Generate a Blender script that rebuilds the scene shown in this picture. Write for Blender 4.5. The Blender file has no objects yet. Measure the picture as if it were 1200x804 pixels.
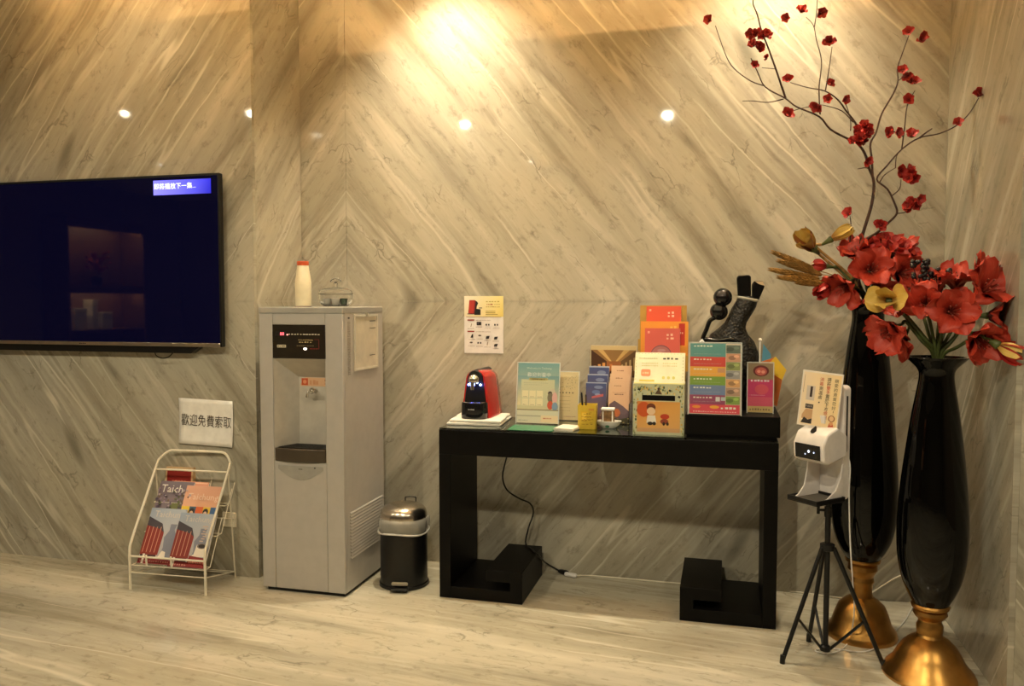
import bpy, bmesh, math, random
from mathutils import Vector, Matrix, Euler
R = math.radians
random.seed(7)
sc = bpy.context.scene
COL = sc.collection

# ------------------------------------------------------------------ camera
F_PX = 950.0
PITCH = math.atan(49 / F_PX)
YAW = R(14.7)
CAM = Vector((0, -4.05, 1.4))
cd = bpy.data.cameras.new('camera'); cam = bpy.data.objects.new('camera', cd); COL.objects.link(cam)
cam.location = CAM
cam.rotation_euler = (R(90) - PITCH, 0, YAW)
cd.sensor_width = 36; cd.lens = F_PX / 1200 * 36; cd.clip_start = .05
sc.camera = cam
# pixel -> point helpers (a pixel gives a direction only; the plane it meets gives the distance)
FW = Vector((-math.sin(YAW) * math.cos(PITCH), math.cos(YAW) * math.cos(PITCH), -math.sin(PITCH)))
RT = Vector((math.cos(YAW), math.sin(YAW), 0)); UP = RT.cross(FW)
def ray(px, py): return FW * F_PX + RT * (px - 600) - UP * (py - 402)
def at_y(px, py, y):
    d = ray(px, py); return CAM + d * ((y - CAM.y) / d.y)
def at_z(px, py, z=0.0):
    d = ray(px, py); return CAM + d * ((z - CAM.z) / d.z)

# ------------------------------------------------------------------ world, exposure
wd = bpy.data.worlds.new('world'); sc.world = wd; wd.use_nodes = True
wd.node_tree.nodes['Background'].inputs[0].default_value = (1.0, .86, .68, 1)
wd.node_tree.nodes['Background'].inputs[1].default_value = .05
sc.view_settings.view_transform = 'Standard'; sc.view_settings.look = 'None'
sc.view_settings.gamma = 1; sc.view_settings.use_curve_mapping = False
sc.view_settings.exposure = .82

# ------------------------------------------------------------------ lamps of the ceiling
WARM = (1.0, .86, .60)
ZC = 3.10            # soffit
ZT = 3.34            # ceiling of the tray
# (x, y, z, watts, cone deg, blend)
SPOTS = [(-1.36, -.40, ZT - .03, 120, 92, 1.0), (.20, -.40, ZT - .03, 84, 92, 1.0), (-2.85, -.95, ZT - .03, 14, 120, .8),
         (-.52, -3.45, ZC - .01, 108, 165, .4), (-4.1, -3.38, ZC - .01, 34, 165, .4), (-5.2, -3.1, ZC - .01, 16, 165, .4),
         (1.72, -3.55, ZC - .01, 58, 165, .4), (-2.4, -3.35, ZC - .01, 78, 165, .4),
         (-2.3, -5.6, ZC - .01, 40, 130, .8), (-6.8, -5.6, ZC - .01, 40, 130, .8)]

# ------------------------------------------------------------------ mesh helpers
class MB:
    def __init__(s): s.v = []; s.f = []; s.uv = None
    def add(s, vs, fs):
        o = len(s.v); s.v += [tuple(v) for v in vs]; s.f += [[i + o for i in f] for f in fs]; return s
    def box(s, x0, x1, y0, y1, z0, z1):
        return s.add([(x0,y0,z0),(x1,y0,z0),(x1,y1,z0),(x0,y1,z0),(x0,y0,z1),(x1,y0,z1),(x1,y1,z1),(x0,y1,z1)],
                     [(0,3,2,1),(4,5,6,7),(0,1,5,4),(1,2,6,5),(2,3,7,6),(3,0,4,7)])
    def prism(s, poly, a, b, axis='y'):
        # poly in (x,z) for axis y, (x,y) for axis z, (y,z) for axis x
        def m(p, t): return {'y': (p[0], t, p[1]), 'z': (p[0], p[1], t), 'x': (t, p[0], p[1])}[axis]
        n = len(poly)
        return s.add([m(p, a) for p in poly] + [m(p, b) for p in poly],
                     [list(range(n)), list(range(2*n-1, n-1, -1))] + [(i, (i+1) % n + 0, (i+1) % n + n, i + n) for i in range(n)])
    def loft(s, rings, caps=True, closed=True):
        n = len(rings[0]); vs = [p for r in rings for p in r]; fs = []
        for k in range(len(rings) - 1):
            for i in range(n if closed else n - 1):
                j = (i + 1) % n
                fs.append((k*n+i, k*n+j, (k+1)*n+j, (k+1)*n+i))
        if caps: fs += [list(range(n-1, -1, -1)), list(range((len(rings)-1)*n, len(rings)*n))]
        return s.add(vs, fs)
    def lathe(s, prof, seg=32, c=(0,0,0), caps=True):
        return s.loft([[(c[0] + r*math.cos(2*math.pi*i/seg), c[1] + r*math.sin(2*math.pi*i/seg), c[2] + z) for i in range(seg)] for r, z in prof], caps)
    def tube(s, pts, r, seg=8, closed=False):
        P = [Vector(p) for p in pts]; n = len(P); rings = []
        rr = r if isinstance(r, (list, tuple)) else [r] * n
        prev = None
        for i in range(n):
            if closed: t = P[(i+1) % n] - P[i-1]
            else: t = P[min(i+1, n-1)] - P[max(i-1, 0)]
            t.normalize()
            if prev is None:
                a = Vector((0,0,1)) if abs(t.z) < .9 else Vector((1,0,0))
                prev = (a - t * a.dot(t)).normalized()
            else:
                prev = (prev - t * prev.dot(t)).normalized()
            b = t.cross(prev)
            rings.append([P[i] + (prev*math.cos(2*math.pi*k/seg) + b*math.sin(2*math.pi*k/seg)) * rr[i] for k in range(seg)])
        if closed: rings.append(rings[0]); return s.loft(rings, caps=False)
        return s.loft(rings)
    def ball(s, c, r, seg=16, rings=10, sx=1, sy=1, sz=1):
        prof = [(max(1e-4, math.sin(math.pi*i/rings)), -math.cos(math.pi*i/rings)) for i in range(rings + 1)]
        return s.loft([[(c[0] + sx*r*q*math.cos(2*math.pi*k/seg), c[1] + sy*r*q*math.sin(2*math.pi*k/seg), c[2] + sz*r*z) for k in range(seg)] for q, z in prof])
    def grid(s, fn, nu, nv):
        vs = [fn(i / nu, j / nv) for i in range(nu + 1) for j in range(nv + 1)]
        fs = [(i*(nv+1)+j, (i+1)*(nv+1)+j, (i+1)*(nv+1)+j+1, i*(nv+1)+j+1) for i in range(nu) for j in range(nv)]
        return s.add(vs, fs)
    def mesh(s, name, mat, smooth=None):
        me = bpy.data.meshes.new(name); me.from_pydata(s.v, [], s.f); me.update()
        bm = bmesh.new(); bm.from_mesh(me); bmesh.ops.recalc_face_normals(bm, faces=bm.faces); bm.to_mesh(me); bm.free()
        if mat: me.materials.append(mat)
        if smooth:
            me.shade_smooth(); me.set_sharp_from_angle(angle=R(smooth))
        return me
    def build(s, name, mat, parent=None, smooth=None, bevel=None, seg=2, sub=0, solid=None, world=False):
        o = bpy.data.objects.new(name, s.mesh(name, mat, smooth)); COL.objects.link(o)
        if parent:
            o.parent = parent
            if world: o.matrix_parent_inverse = parent.matrix_basis.inverted()
        if solid:
            m = o.modifiers.new('s', 'SOLIDIFY'); m.thickness = solid; m.offset = 0
        if bevel:
            m = o.modifiers.new('b', 'BEVEL'); m.width = bevel; m.segments = seg; m.limit_method = 'ANGLE'; m.angle_limit = R(35)
            if not smooth: o.data.shade_smooth(); o.data.set_sharp_from_angle(angle=R(40))
        if sub:
            m = o.modifiers.new('u', 'SUBSURF'); m.levels = sub; m.render_levels = sub
        return o

def tag(o, label, cat, group=None):
    o['label'] = label; o['category'] = cat
    if group: o['group'] = group
    return o
def struct(o): o['kind'] = 'structure'; return o
def empty(name, loc, rz=0, label=None, cat=None, group=None):
    o = bpy.data.objects.new(name, None); COL.objects.link(o); o.location = loc; o.rotation_euler = (0, 0, rz); o.empty_display_size = .05
    if label: tag(o, label, cat, group)
    return o
def catmull(pts, n=6):
    P = [Vector(p) for p in pts]; out = []
    for i in range(len(P) - 1):
        a = P[max(i-1, 0)]; b = P[i]; c = P[i+1]; d = P[min(i+2, len(P)-1)]
        for k in range(n):
            t = k / n
            out.append(.5*((2*b) + (c-a)*t + (2*a-5*b+4*c-d)*t*t + (3*b-a-3*c+d)*t**3))
    return out + [P[-1]]
def rrect(x0, x1, z0, z1, r, n=5):
    out = []
    for cx, cz, a0 in ((x1-r, z0+r, -90), (x1-r, z1-r, 0), (x0+r, z1-r, 90), (x0+r, z0+r, 180)):
        for k in range(n + 1):
            a = R(a0 + 90*k/n); out.append((cx + r*math.cos(a), cz + r*math.sin(a)))
    return out

# ------------------------------------------------------------------ materials
def lin(c): c = c / 255.0; return c / 12.92 if c <= .04045 else ((c + .055) / 1.055) ** 2.4
def S(r, g, b): return (lin(r), lin(g), lin(b))
class NT:
    def __init__(s, name):
        s.m = bpy.data.materials.new(name); s.m.use_nodes = True; s.t = s.m.node_tree; s.b = s.t.nodes['Principled BSDF']
    def n(s, typ, ins=None, **kw):
        x = s.t.nodes.new(typ)
        for k, v in kw.items(): setattr(x, k, v)
        for k, v in (ins or {}).items(): s.put(x.inputs[k], v)
        return x
    def put(s, sock, v):
        if isinstance(v, bpy.types.NodeSocket): s.t.links.new(v, sock)
        elif isinstance(v, (tuple, list)) and len(v) == 3 and sock.type == 'RGBA': sock.default_value = (*v, 1)
        else: sock.default_value = v
    def math(s, op, a, b=0.0, c=0.0):
        return s.n('ShaderNodeMath', {0: a, 1: b, 2: c}, operation=op).outputs[0]
    def mix(s, fac, a, b):
        x = s.n('ShaderNodeMix', data_type='RGBA'); s.put(x.inputs[0], fac); s.put(x.inputs[6], a); s.put(x.inputs[7], b); return x.outputs[2]
    def ramp(s, fac, lo, hi, a=0.0, b=1.0):
        return s.n('ShaderNodeMapRange', {0: fac, 1: lo, 2: hi, 3: a, 4: b}, interpolation_type='SMOOTHSTEP').outputs[0]
    def noise(s, vec, scale=1.0, detail=4.0, rough=.55, dist=0.0, w=None):
        x = s.n('ShaderNodeTexNoise', {'Scale': scale, 'Detail': detail, 'Roughness': rough, 'Distortion': dist})
        if vec is not None: s.put(x.inputs['Vector'], vec)
        return x.outputs[0]
    def vec(s, a, b, c=0.0): return s.n('ShaderNodeCombineXYZ', {0: a, 1: b, 2: c}).outputs[0]

def mat(name, col, rough=.5, metal=0.0, var=.06, scale=18.0, bump=0.0, bscale=60.0, emit=None, estr=0.0, coat=0.0, alpha=None, trans=0.0, spec=None, ior=None):
    g = NT(name); oc = g.n('ShaderNodeTexCoord').outputs['Object']
    nz = g.noise(oc, scale, 3)
    k = g.ramp(nz, .3, .7)
    g.put(g.b.inputs['Base Color'], g.mix(k, tuple(c * (1 - var) for c in col), tuple(min(1, c * (1 + var)) for c in col)))
    g.b.inputs['Roughness'].default_value = rough; g.b.inputs['Metallic'].default_value = metal
    if bump:
        b = g.n('ShaderNodeBump', {'Strength': bump, 'Distance': .002, 'Height': g.noise(oc, bscale, 3)}); g.put(g.b.inputs['Normal'], b.outputs[0])
    if emit: g.b.inputs['Emission Color'].default_value = (*emit, 1); g.b.inputs['Emission Strength'].default_value = estr
    if coat: g.b.inputs['Coat Weight'].default_value = coat; g.b.inputs['Coat Roughness'].default_value = .04
    if trans: g.b.inputs['Transmission Weight'].default_value = trans
    if spec is not None: g.b.inputs['Specular IOR Level'].default_value = spec
    if ior: g.b.inputs['IOR'].default_value = ior
    return g.m

def marble(name, base, mid, dark, light, rough, bscale=1.0):
    """veined stone; the UV map holds (across the veins, along the veins) in metres"""
    g = NT(name)
    uv = g.n('ShaderNodeUVMap').outputs[0]
    sp = g.n('ShaderNodeSeparateXYZ', {0: uv}); s0, t0 = sp.outputs[0], sp.outputs[1]
    warp = g.noise(uv, 1.3, 3); warp2 = g.noise(uv, 7.0, 4)
    s = g.math('ADD', s0, g.math('MULTIPLY', g.math('SUBTRACT', warp, .5), .07))
    s = g.math('ADD', s, g.math('MULTIPLY', g.math('SUBTRACT', warp2, .5), .012))
    def st(a, b, z): return g.vec(g.math('MULTIPLY', s, a * bscale), g.math('MULTIPLY', t0, b * bscale), z)
    broad = g.noise(st(1.5, .30, 1.7), 1, 4, .55)
    band = g.noise(st(6.0, .50, 5.1), 1, 5, .6)
    fine = g.noise(st(40, 3.6, 9.3), 1, 6, .7)
    hue = g.noise(st(1.1, .5, 44.0), 1, 3)
    mott = g.noise(g.vec(g.math('MULTIPLY', s, 24.0), g.math('MULTIPLY', t0, 12.0), 3.0), 1, 5, .7)
    col = g.mix(g.ramp(broad, .38, .62), base, mid)
    col = g.mix(g.math('MULTIPLY', g.ramp(hue, .42, .64), .6), col, tuple(.80*(.55*m_ + .45*sum(base)/3) for m_ in base))
    col = g.mix(g.math('MULTIPLY', g.ramp(band, .49, .72), .66), col, dark)
    col = g.mix(g.math('MULTIPLY', g.ramp(band, .48, .26), .6), col, light)
    col = g.mix(g.math('MULTIPLY', g.ramp(fine, .52, .74), .28), col, dark)
    col = g.mix(g.math('MULTIPLY', g.ramp(fine, .46, .28), .22), col, light)
    col = g.mix(g.math('MULTIPLY', g.ramp(mott, .52, .70), .42), col, dark)
    # long pale veins, thin and straight, and softer broad ones
    for fa, fb, zz, wd_, amt in ((3.2, .16, 21.0, .011, .62), (5.2, .22, 27.0, .030, .30)):
        r1 = g.noise(st(fa, fb, zz), 1, 3, .5)
        v1 = g.ramp(g.math('ABSOLUTE', g.math('SUBTRACT', r1, .5)), .0, wd_, 1, 0)
        gate = g.ramp(g.noise(st(1.5, .9, zz + 9), 1, 2), .42, .60)
        col = g.mix(g.math('MULTIPLY', g.math('MULTIPLY', v1, gate), amt), col, light)
    # lens-shaped dark clouds
    lens = g.noise(st(5.0, 1.5, 61.0), 1, 1, .3)
    col = g.mix(g.math('MULTIPLY', g.ramp(lens, .68, .78), .7), col, tuple(c * .62 for c in dark))
    # crooked dark hairline cracks in patches
    wv = g.n('ShaderNodeVectorMath', {0: g.vec(g.math('MULTIPLY', s, 13.0 * bscale), g.math('MULTIPLY', t0, 3.4 * bscale), 0.0), 1: g.n('ShaderNodeVectorMath', {0: g.n('ShaderNodeTexNoise', {'Vector': uv, 'Scale': 9.0, 'Detail': 4.0}).outputs[1], 1: (1.1, 1.1, 0)}, operation='MULTIPLY').outputs[0]}, operation='ADD').outputs[0]
    vo = g.n('ShaderNodeTexVoronoi', {'Vector': wv, 'Scale': 1.0}, feature='DISTANCE_TO_EDGE').outputs['Distance']
    crack = g.ramp(vo, .0, .035, 1, 0)
    cg = g.ramp(g.noise(uv, 4.2, 5, .65), .51, .64)
    col = g.mix(g.math('MULTIPLY', g.math('MULTIPLY', crack, cg), .45), col, tuple(c * .45 for c in dark))
    g.put(g.b.inputs['Base Color'], col)
    g.b.inputs['Roughness'].default_value = rough
    return g.m
M_WALL = marble('wall_marble', (.47, .435, .34), (.36, .33, .25), (.17, .153, .112), (.72, .68, .57), .045)
M_FLOOR = marble('floor_marble', (.62, .57, .445), (.47, .43, .325), (.20, .18, .12), (.80, .755, .63), .09, .9)
M_GROUT = mat('grout', (.50, .46, .36), .8)
M_PLASTER = mat('ceiling_paint', (.62, .58, .50), .7)
M_DARKWALL = mat('lobby_wall_paint', (.20, .15, .10), .5)
M_BLACK = mat('black_lacquer', (.0025, .002, .0018), .45, var=.3, spec=.16)
M_BLACKPL = mat('black_plastic', (.006, .006, .006), .36, spec=.4)
M_STEEL = mat('brushed_steel', (.62, .58, .52), .30, 1.0, bump=.05)
M_CHROME = mat('chrome', (.75, .73, .70), .12, 1.0)
M_WHITE = mat('white_plastic', (.80, .78, .76), .32)
M_PAPER = mat('white_paper', (.86, .84, .80), .6)
M_CREAM = mat('cream_enamel', (.80, .74, .60), .38)
M_GREYMET = mat('pale_grey_cabinet', (.47, .45, .42), .36, .15, var=.03)
M_GREYTOP = mat('grey_cabinet_top', (.33, .32, .29), .45)
M_RECESS = mat('recess_plastic', (.52, .49, .43), .42)
M_GOLD = mat('antique_gold', (.50, .27, .075), .34, 1.0, var=.25, scale=9, bump=.25, bscale=25)
M_VASE = mat('black_glass', (.0015, .0015, .0015), .03, spec=.32)
def glass(name, col=(1,1,1), rough=.0, ior=1.45):
    g = NT(name); g.b.inputs['Base Color'].default_value = (*col, 1); g.b.inputs['Roughness'].default_value = rough
    g.b.inputs['Transmission Weight'].default_value = 1; g.b.inputs['IOR'].default_value = ior; return g.m
M_GLASS = glass('clear_glass')
def clear_sheet(name, col, amt):
    """thin clear acrylic: mostly see-through with a glossy surface"""
    g = NT(name); out = g.t.nodes['Material Output']
    tr = g.n('ShaderNodeBsdfTransparent', {0: (*col, 1)}); gl = g.n('ShaderNodeBsdfGlossy', {'Roughness': .05})
    fr = g.n('ShaderNodeFresnel', {0: 1.45}).outputs[0]
    mx = g.n('ShaderNodeMixShader', {0: g.math('ADD', g.math('MULTIPLY', fr, .45), amt), 1: tr.outputs[0], 2: gl.outputs[0]})
    g.t.links.new(mx.outputs[0], out.inputs[0]); return g.m
M_ACRYL = clear_sheet('clear_acrylic', (.99, .99, .99), .004)
def emit(name, col, strength):
    g = NT(name); g.b.inputs['Base Color'].default_value = (*col, 1)
    g.b.inputs['Emission Color'].default_value = (*col, 1); g.b.inputs['Emission Strength'].default_value = strength; return g.m
M_LED = emit('led_strip', (1.0, .62, .27), 55.0)
M_LAMP = emit('lamp_face', (1.0, .90, .70), 70.0)
def printed(name, rough=.42, estr=0.0):
    g = NT(name); a = g.n('ShaderNodeAttribute', attribute_name='Col').outputs[0]
    g.put(g.b.inputs['Base Color'], a); g.b.inputs['Roughness'].default_value = rough
    if estr: g.put(g.b.inputs['Emission Color'], a); g.b.inputs['Emission Strength'].default_value = estr
    return g.m
M_PRINT = printed('printed_ink')
M_SCREENPRINT = printed('screen_pixels', .3, 1.0)

_fc = bpy.data.curves.new('lettering_source', 'FONT'); _fc.resolution_u = 1; _fo = bpy.data.objects.new('lettering_source', _fc); COL.objects.link(_fo)
_tc = {}
def text_geo(body):
    if body not in _tc:
        _fc.body = body; _fc.size = 1.0; _fc.align_x = 'LEFT'
        bpy.context.view_layer.update()
        me = bpy.data.meshes.new_from_object(_fo.evaluated_get(bpy.context.evaluated_depsgraph_get()))
        vs = [(v.co.x, v.co.y) for v in me.vertices]; fs = [list(p.vertices) for p in me.polygons]; bpy.data.meshes.remove(me)
        x0 = min([v[0] for v in vs] or [0]); x1 = max([v[0] for v in vs] or [1]); y0 = min([v[1] for v in vs] or [0]); y1 = max([v[1] for v in vs] or [1])
        _tc[body] = (vs, fs, x0, x1, y0, y1)
    return _tc[body]
class Print:
    """flat print in a local (x right, z up) plane facing -y"""
    def __init__(s, y=-.0004, step=.00006): s.v = []; s.f = []; s.c = []; s.y = y; s.step = step
    def poly(s, pts, col, shadecols=None):
        o = len(s.v); s.v += [(p[0], s.y, p[1]) for p in pts]; s.f.append(list(range(o, o + len(pts))))
        s.c += (shadecols or [col] * len(pts)); s.y -= s.step; return s
    def rect(s, x0, x1, z0, z1, col): return s.poly([(x0,z0),(x1,z0),(x1,z1),(x0,z1)], col)
    def ell(s, x, z, rx, rz, col, n=16): return s.poly([(x + rx*math.cos(2*math.pi*k/n), z + rz*math.sin(2*math.pi*k/n)) for k in range(n)], col)
    def line(s, x0, z0, x1, z1, w, col):
        d = Vector((x1-x0, z1-z0)); d.normalize(); nx, nz = -d.y*w/2, d.x*w/2
        return s.poly([(x0-nx,z0-nz),(x1-nx,z1-nz),(x1+nx,z1+nz),(x0+nx,z0+nz)], col)
    def text(s, body, x0, x1, z0, z1, col, keep=True):
        vs, fs, a, b, c, d = text_geo(body)
        kx = (x1-x0)/(b-a); kz = (z1-z0)/(d-c)
        if keep: kx = kz = min(kx, kz)
        ox = (x0+x1)/2 - (a+b)/2*kx; oz = (z0+z1)/2 - (c+d)/2*kz
        o = len(s.v); s.v += [(ox+p[0]*kx, s.y, oz+p[1]*kz) for p in vs]; s.f += [[i+o for i in f] for f in fs]; s.c += [col]*len(vs); s.y -= s.step; return s
    def scribble(s, x0, x1, z, h, col, n, rnd):
        """a line of print too small to read: a row of uneven dashes"""
        x = x0
        for k in range(n):
            w = (x1-x0)/n; q = w*rnd.uniform(.45, .85)
            o = len(s.v); hh = h*rnd.uniform(.7, 1)
            s.v += [(x, s.y, z), (x+q, s.y, z), (x+q, s.y, z+hh), (x, s.y, z+hh)]; s.f.append([o, o+1, o+2, o+3]); s.c += [col]*4; x += w
        s.y -= s.step; return s
    def build(s, name, parent, m=None):
        me = bpy.data.meshes.new(name); me.from_pydata(s.v, [], s.f)
        a = me.color_attributes.new('Col', 'FLOAT_COLOR', 'POINT')
        for i, c in enumerate(s.c): a.data[i].color = (*c, 1)
        me.materials.append(m or M_PRINT); me.update()
        o = bpy.data.objects.new(name, me); COL.objects.link(o); o.parent = parent; o['kind'] = 'stuff'; return o

# ------------------------------------------------------------------ room
XL = -2.262      # corner of the forward television wall
YL = -.47        # its face
XR = .955        # right wall
YR = -.98        # where the right wall turns outward
SEAM = -1.99     # book-match seam
ZJ = 1.40        # horizontal joint
TILT = R(51)
def slab_uv(o, fx, sx, sz, x0, jit=0.0):
    me = o.data; uv = me.uv_layers.new(name='UVMap')
    for p in me.polygons:
        for li in p.loop_indices:
            c = me.vertices[me.loops[li].vertex_index].co
            x = sx * (fx(c) - x0); z = sz * (c.z - ZJ)
            uv.data[li].uv = (x*math.sin(TILT) + z*math.cos(TILT) + jit, x*math.cos(TILT) - z*math.sin(TILT) + jit*.3)
def panel(parent, x0, x1, y0, y1, z0, z1, fx, sx, sz, xo, jit=0.0):
    g = .0006
    m = MB()
    if abs(x1-x0) < .05: m.box(x0, x1, y0+g, y1-g, z0+g, z1-g)
    else: m.box(x0+g, x1-g, y0, y1, z0+g, z1-g)
    o = m.build('marble_panel', M_WALL, parent); slab_uv(o, fx, sx, sz, xo, jit); return o
fx_x = lambda c: c.x
ZTOP = 3.42
TH = .02
wb = struct(MB().box(XL-.3, XR+.3, TH, .2, 0, ZTOP).build('wall_back', M_GROUT))
for z0, z1, sz in ((ZJ, ZTOP, 1), (0, ZJ, -1)):
    panel(wb, SEAM, XR, 0, TH, z0, z1, fx_x, 1, sz, SEAM)
    panel(wb, XL, SEAM, 0, TH, z0, z1, fx_x, -1, sz, SEAM)
wl = struct(MB().box(-9, XL-TH, YL+TH, .2, 0, ZTOP).build('wall_left', M_GROUT))
for z0, z1, sz in ((ZJ, ZTOP, 1), (0, ZJ, -1)):
    panel(wl, -5.0, XL, YL, YL+TH, z0, z1, fx_x, -1, sz, XL, 1.0)
    panel(wl, -9.0, -5.0, YL, YL+TH, z0, z1, fx_x, 1, sz, -8.0, .5)
    o = panel(wl, XL-TH, XL, YL+TH, 0, z0, z1, lambda c: c.y, -1, sz, 0, .27)
wr = struct(MB().box(XR+TH, 3.2, YR+TH, .2, 0, ZTOP).build('wall_right', M_GROUT))
for z0, z1, sz in ((0, ZTOP, 1),):
    panel(wr, XR, XR+TH, YR, 0, z0, z1, lambda c: c.y, 1, sz, -3.4, .9)
    panel(wr, XR+TH, 3.2, YR, YR+TH, z0, z1, fx_x, 1, sz, 0, .4)
struct(MB().box(3.2, 3.4, -9, YR+TH, 0, ZC).build('wall_side', M_DARKWALL))
struct(MB().box(-9.2, -9, -9, YL+TH, 0, ZC).build('wall_far', M_DARKWALL))
struct(MB().box(-9.2, 3.4, -9.2, -9, 0, ZC).build('wall_rear', M_DARKWALL))
fl = struct(MB().box(-9.2, 3.4, -9.2, .2, -.1, 0).build('floor', M_FLOOR))
uvl = fl.data.uv_layers.new(name='UVMap'); A = R(7)
for p in fl.data.polygons:
    for li in p.loop_indices:
        c = fl.data.vertices[fl.data.loops[li].vertex_index].co
        uvl.data[li].uv = (c.y*math.cos(A) + c.x*math.sin(A) + 3, c.x*math.cos(A) - c.y*math.sin(A))
# ceiling with the lit tray along the wall
TX0, TX1, TY0 = -3.5, .80, -1.27
ce = MB()
ce.box(-9.2, 3.4, -9.2, TY0, ZC, ZC+.04)
ce.box(-9.2, TX0, TY0, YL+TH, ZC, ZC+.04)
ce.box(TX1, 3.4, TY0, 0, ZC, ZC+.04)
ce.box(-9.2, 3.4, -1.60, .2, ZT, ZT+.05)
ce.box(-9.2, 3.4, -1.62, -1.56, ZC+.04, ZT+.05)
ce.box(-3.86, -3.80, -1.6, YL+TH, ZC+.04, ZT)
ceil = struct(ce.build('ceiling', M_PLASTER))
for k, b in enumerate(((TX0-.1, TX1+.1, TY0-.12, TY0-.10, ZC+.05, ZC+.07), (TX0-.12, TX0-.10, TY0, YL, ZC+.05, ZC+.07), (TX1+.06, TX1+.08, TY0, -.02, ZC+.05, ZC+.07))):
    MB().box(*b).build('light_strip', M_LED, ceil)
for i, (x, y, z, w, cone, bl) in enumerate(SPOTS):
    tray = z > ZC + .05
    t = empty('downlight', (x, y, z), 0, 'round recessed warm downlight in the lit ceiling tray' if tray else 'round recessed warm downlight in the lobby ceiling', 'light', 'downlights in the tray' if tray else 'downlights in the lobby ceiling')
    top = .03 if tray else .01
    MB().lathe([(.028, -.004), (.046, -.004), (.05, .0), (.05, top), (.028, top)], 24, caps=False).build('trim_ring', M_WHITE, t, smooth=40)
    MB().lathe([(.021, top-.012), (.021, top-.009)], 20).build('lamp_face', M_LAMP, t)
    ld = bpy.data.lights.new('lamp', 'SPOT'); ld.energy = w; ld.color = WARM; ld.spot_size = R(cone); ld.spot_blend = bl; ld.shadow_soft_size = .035
    lo = bpy.data.objects.new('lamp', ld); COL.objects.link(lo); lo.parent = t; lo.location = (0, 0, -.012)
    if cone == 92: lo.rotation_euler = (R(11), 0, 0)      # the wall washers lean toward the marble

# ------------------------------------------------------------------ console table
TBX0, TBX1, TBY0, TBY1, TBZ = -1.29, .228, -.485, -.06, .80
tb = empty('console_table', ((TBX0+TBX1)/2, TBY0, 0), 0, 'black lacquered console table with hooked box feet against the marble wall', 'table')
def tpart(m, name, mt=M_BLACK, bev=.002):
    m.v = [(v[0]-tb.location.x, v[1]-tb.location.y, v[2]) for v in m.v]; return m.build(name, mt, tb, bevel=bev)
tpart(MB().box(TBX0, TBX1, TBY0, TBY1, .683, TBZ), 'tabletop')
LT = .056
for x0, sg in ((TBX0, 1), (TBX1, -1)):
    tpart(MB().box(min(x0, x0+sg*LT), max(x0, x0+sg*LT), TBY0, TBY1, 0, .683), 'leg')
    w = .403; a = x0 + sg*LT
    poly = [(a, 0), (x0+sg*w, 0), (x0+sg*w, .15), (x0+sg*(w-.178), .15), (x0+sg*(w-.178), .097), (x0+sg*(w-.058), .097), (x0+sg*(w-.058), .056), (a, .056)]
    tpart(MB().prism(poly, TBY0, TBY1), 'foot')
g = glass('green_edged_glass', (.80, .93, .86), 0, 1.5)
tpart(MB().box(TBX0+.002, TBX1-.002, TBY0+.002, TBY1-.002, TBZ+.0002, TBZ+.008), 'glass_sheet', g, .001)
TT = TBZ + .008

# ------------------------------------------------------------------ water dispenser
DX0, DX1, DY0, DY1, DH = -2.148, -1.712, -.617, -.165, 1.372
wdp = empty('water_dispenser', (DX0, DY0, 0), 0, 'tall pale grey floor-standing water dispenser with black control panel', 'dispenser')
def dp(m, name, mt, bev=None, smooth=None, parent=wdp):
    m.v = [(v[0]-DX0, v[1]-DY0, v[2]) for v in m.v]; return m.build(name, mt, parent, bevel=bev, smooth=smooth)
RX0, RX1, RZ0, RZ1 = -2.077, -1.803, .635, 1.130   # recess opening
b = MB(); FT = .02
b.box(DX0, DX1, DY0+FT+.16, DY1, .02, DH-.03)                   # rear of the cabinet
b.box(DX0, DX0+.012, DY0+FT, DY0+FT+.16, .02, DH-.03)
b.box(DX1-.012, DX1, DY0+FT, DY0+FT+.16, .02, DH-.03)
dp(b, 'cabinet', M_GREYMET)
dp(MB().box(DX0, RX0-.0015, DY0, DY0+FT, .02, DH-.03), 'front_post', M_GREYMET, .003)
dp(MB().box(RX1+.0015, DX1, DY0, DY0+FT, .02, DH-.03), 'front_post', M_GREYMET, .003)
dp(MB().box(RX0, RX1, DY0+.002, DY0+FT, 1.29, DH-.03), 'front_panel', M_GREYMET, .002)
lowp = MB().prism([(RX0, .02), (RX1, .02), (RX1, RZ0)] + [(RX0, RZ0)], DY0+.002, DY0+FT)
dp(lowp, 'front_panel', M_GREYMET, .002)
dp(MB().box(DX0-.002, DX1+.002, DY0-.002, DY1, DH-.03, DH), 'top_cover', M_GREYTOP, .004)
dp(MB().box(DX0+.015, DX1-.012, DY0+.02, DY1-.02, 0, .02), 'plinth', M_BLACKPL)
# recess: back, side cheeks and sloping hood
i0, i1, zt_, yb = RX0+.058, RX1-.012, 1.03, DY0+.14
rc = MB()
rc.add([(i0,yb,RZ0),(i1,yb,RZ0),(i1,yb,zt_),(i0,yb,zt_), (RX0,DY0+.004,RZ0),(RX1,DY0+.004,RZ0),(RX1,DY0+.004,RZ1),(RX0,DY0+.004,RZ1)],
       [(0,1,2,3),(4,0,3,7),(1,5,6,2),(7,3,2,6),(4,5,1,0)])
rco = dp(rc, 'recess', M_RECESS); rco.modifiers.new('s', 'SOLIDIFY').thickness = .003
cp = dp(MB().box(RX0, RX1, DY0-.001, DY0+FT, RZ1, 1.29), 'control_panel', mat('smoked_panel', (.022, .017, .012), .22), .002)
pr = Print(); rnd = random.Random(3)
cw, ch = RX1-RX0, 1.29-RZ1
pr.rect(.06*cw, .27*cw, .66*ch, .79*ch, S(18,6,6))
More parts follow.
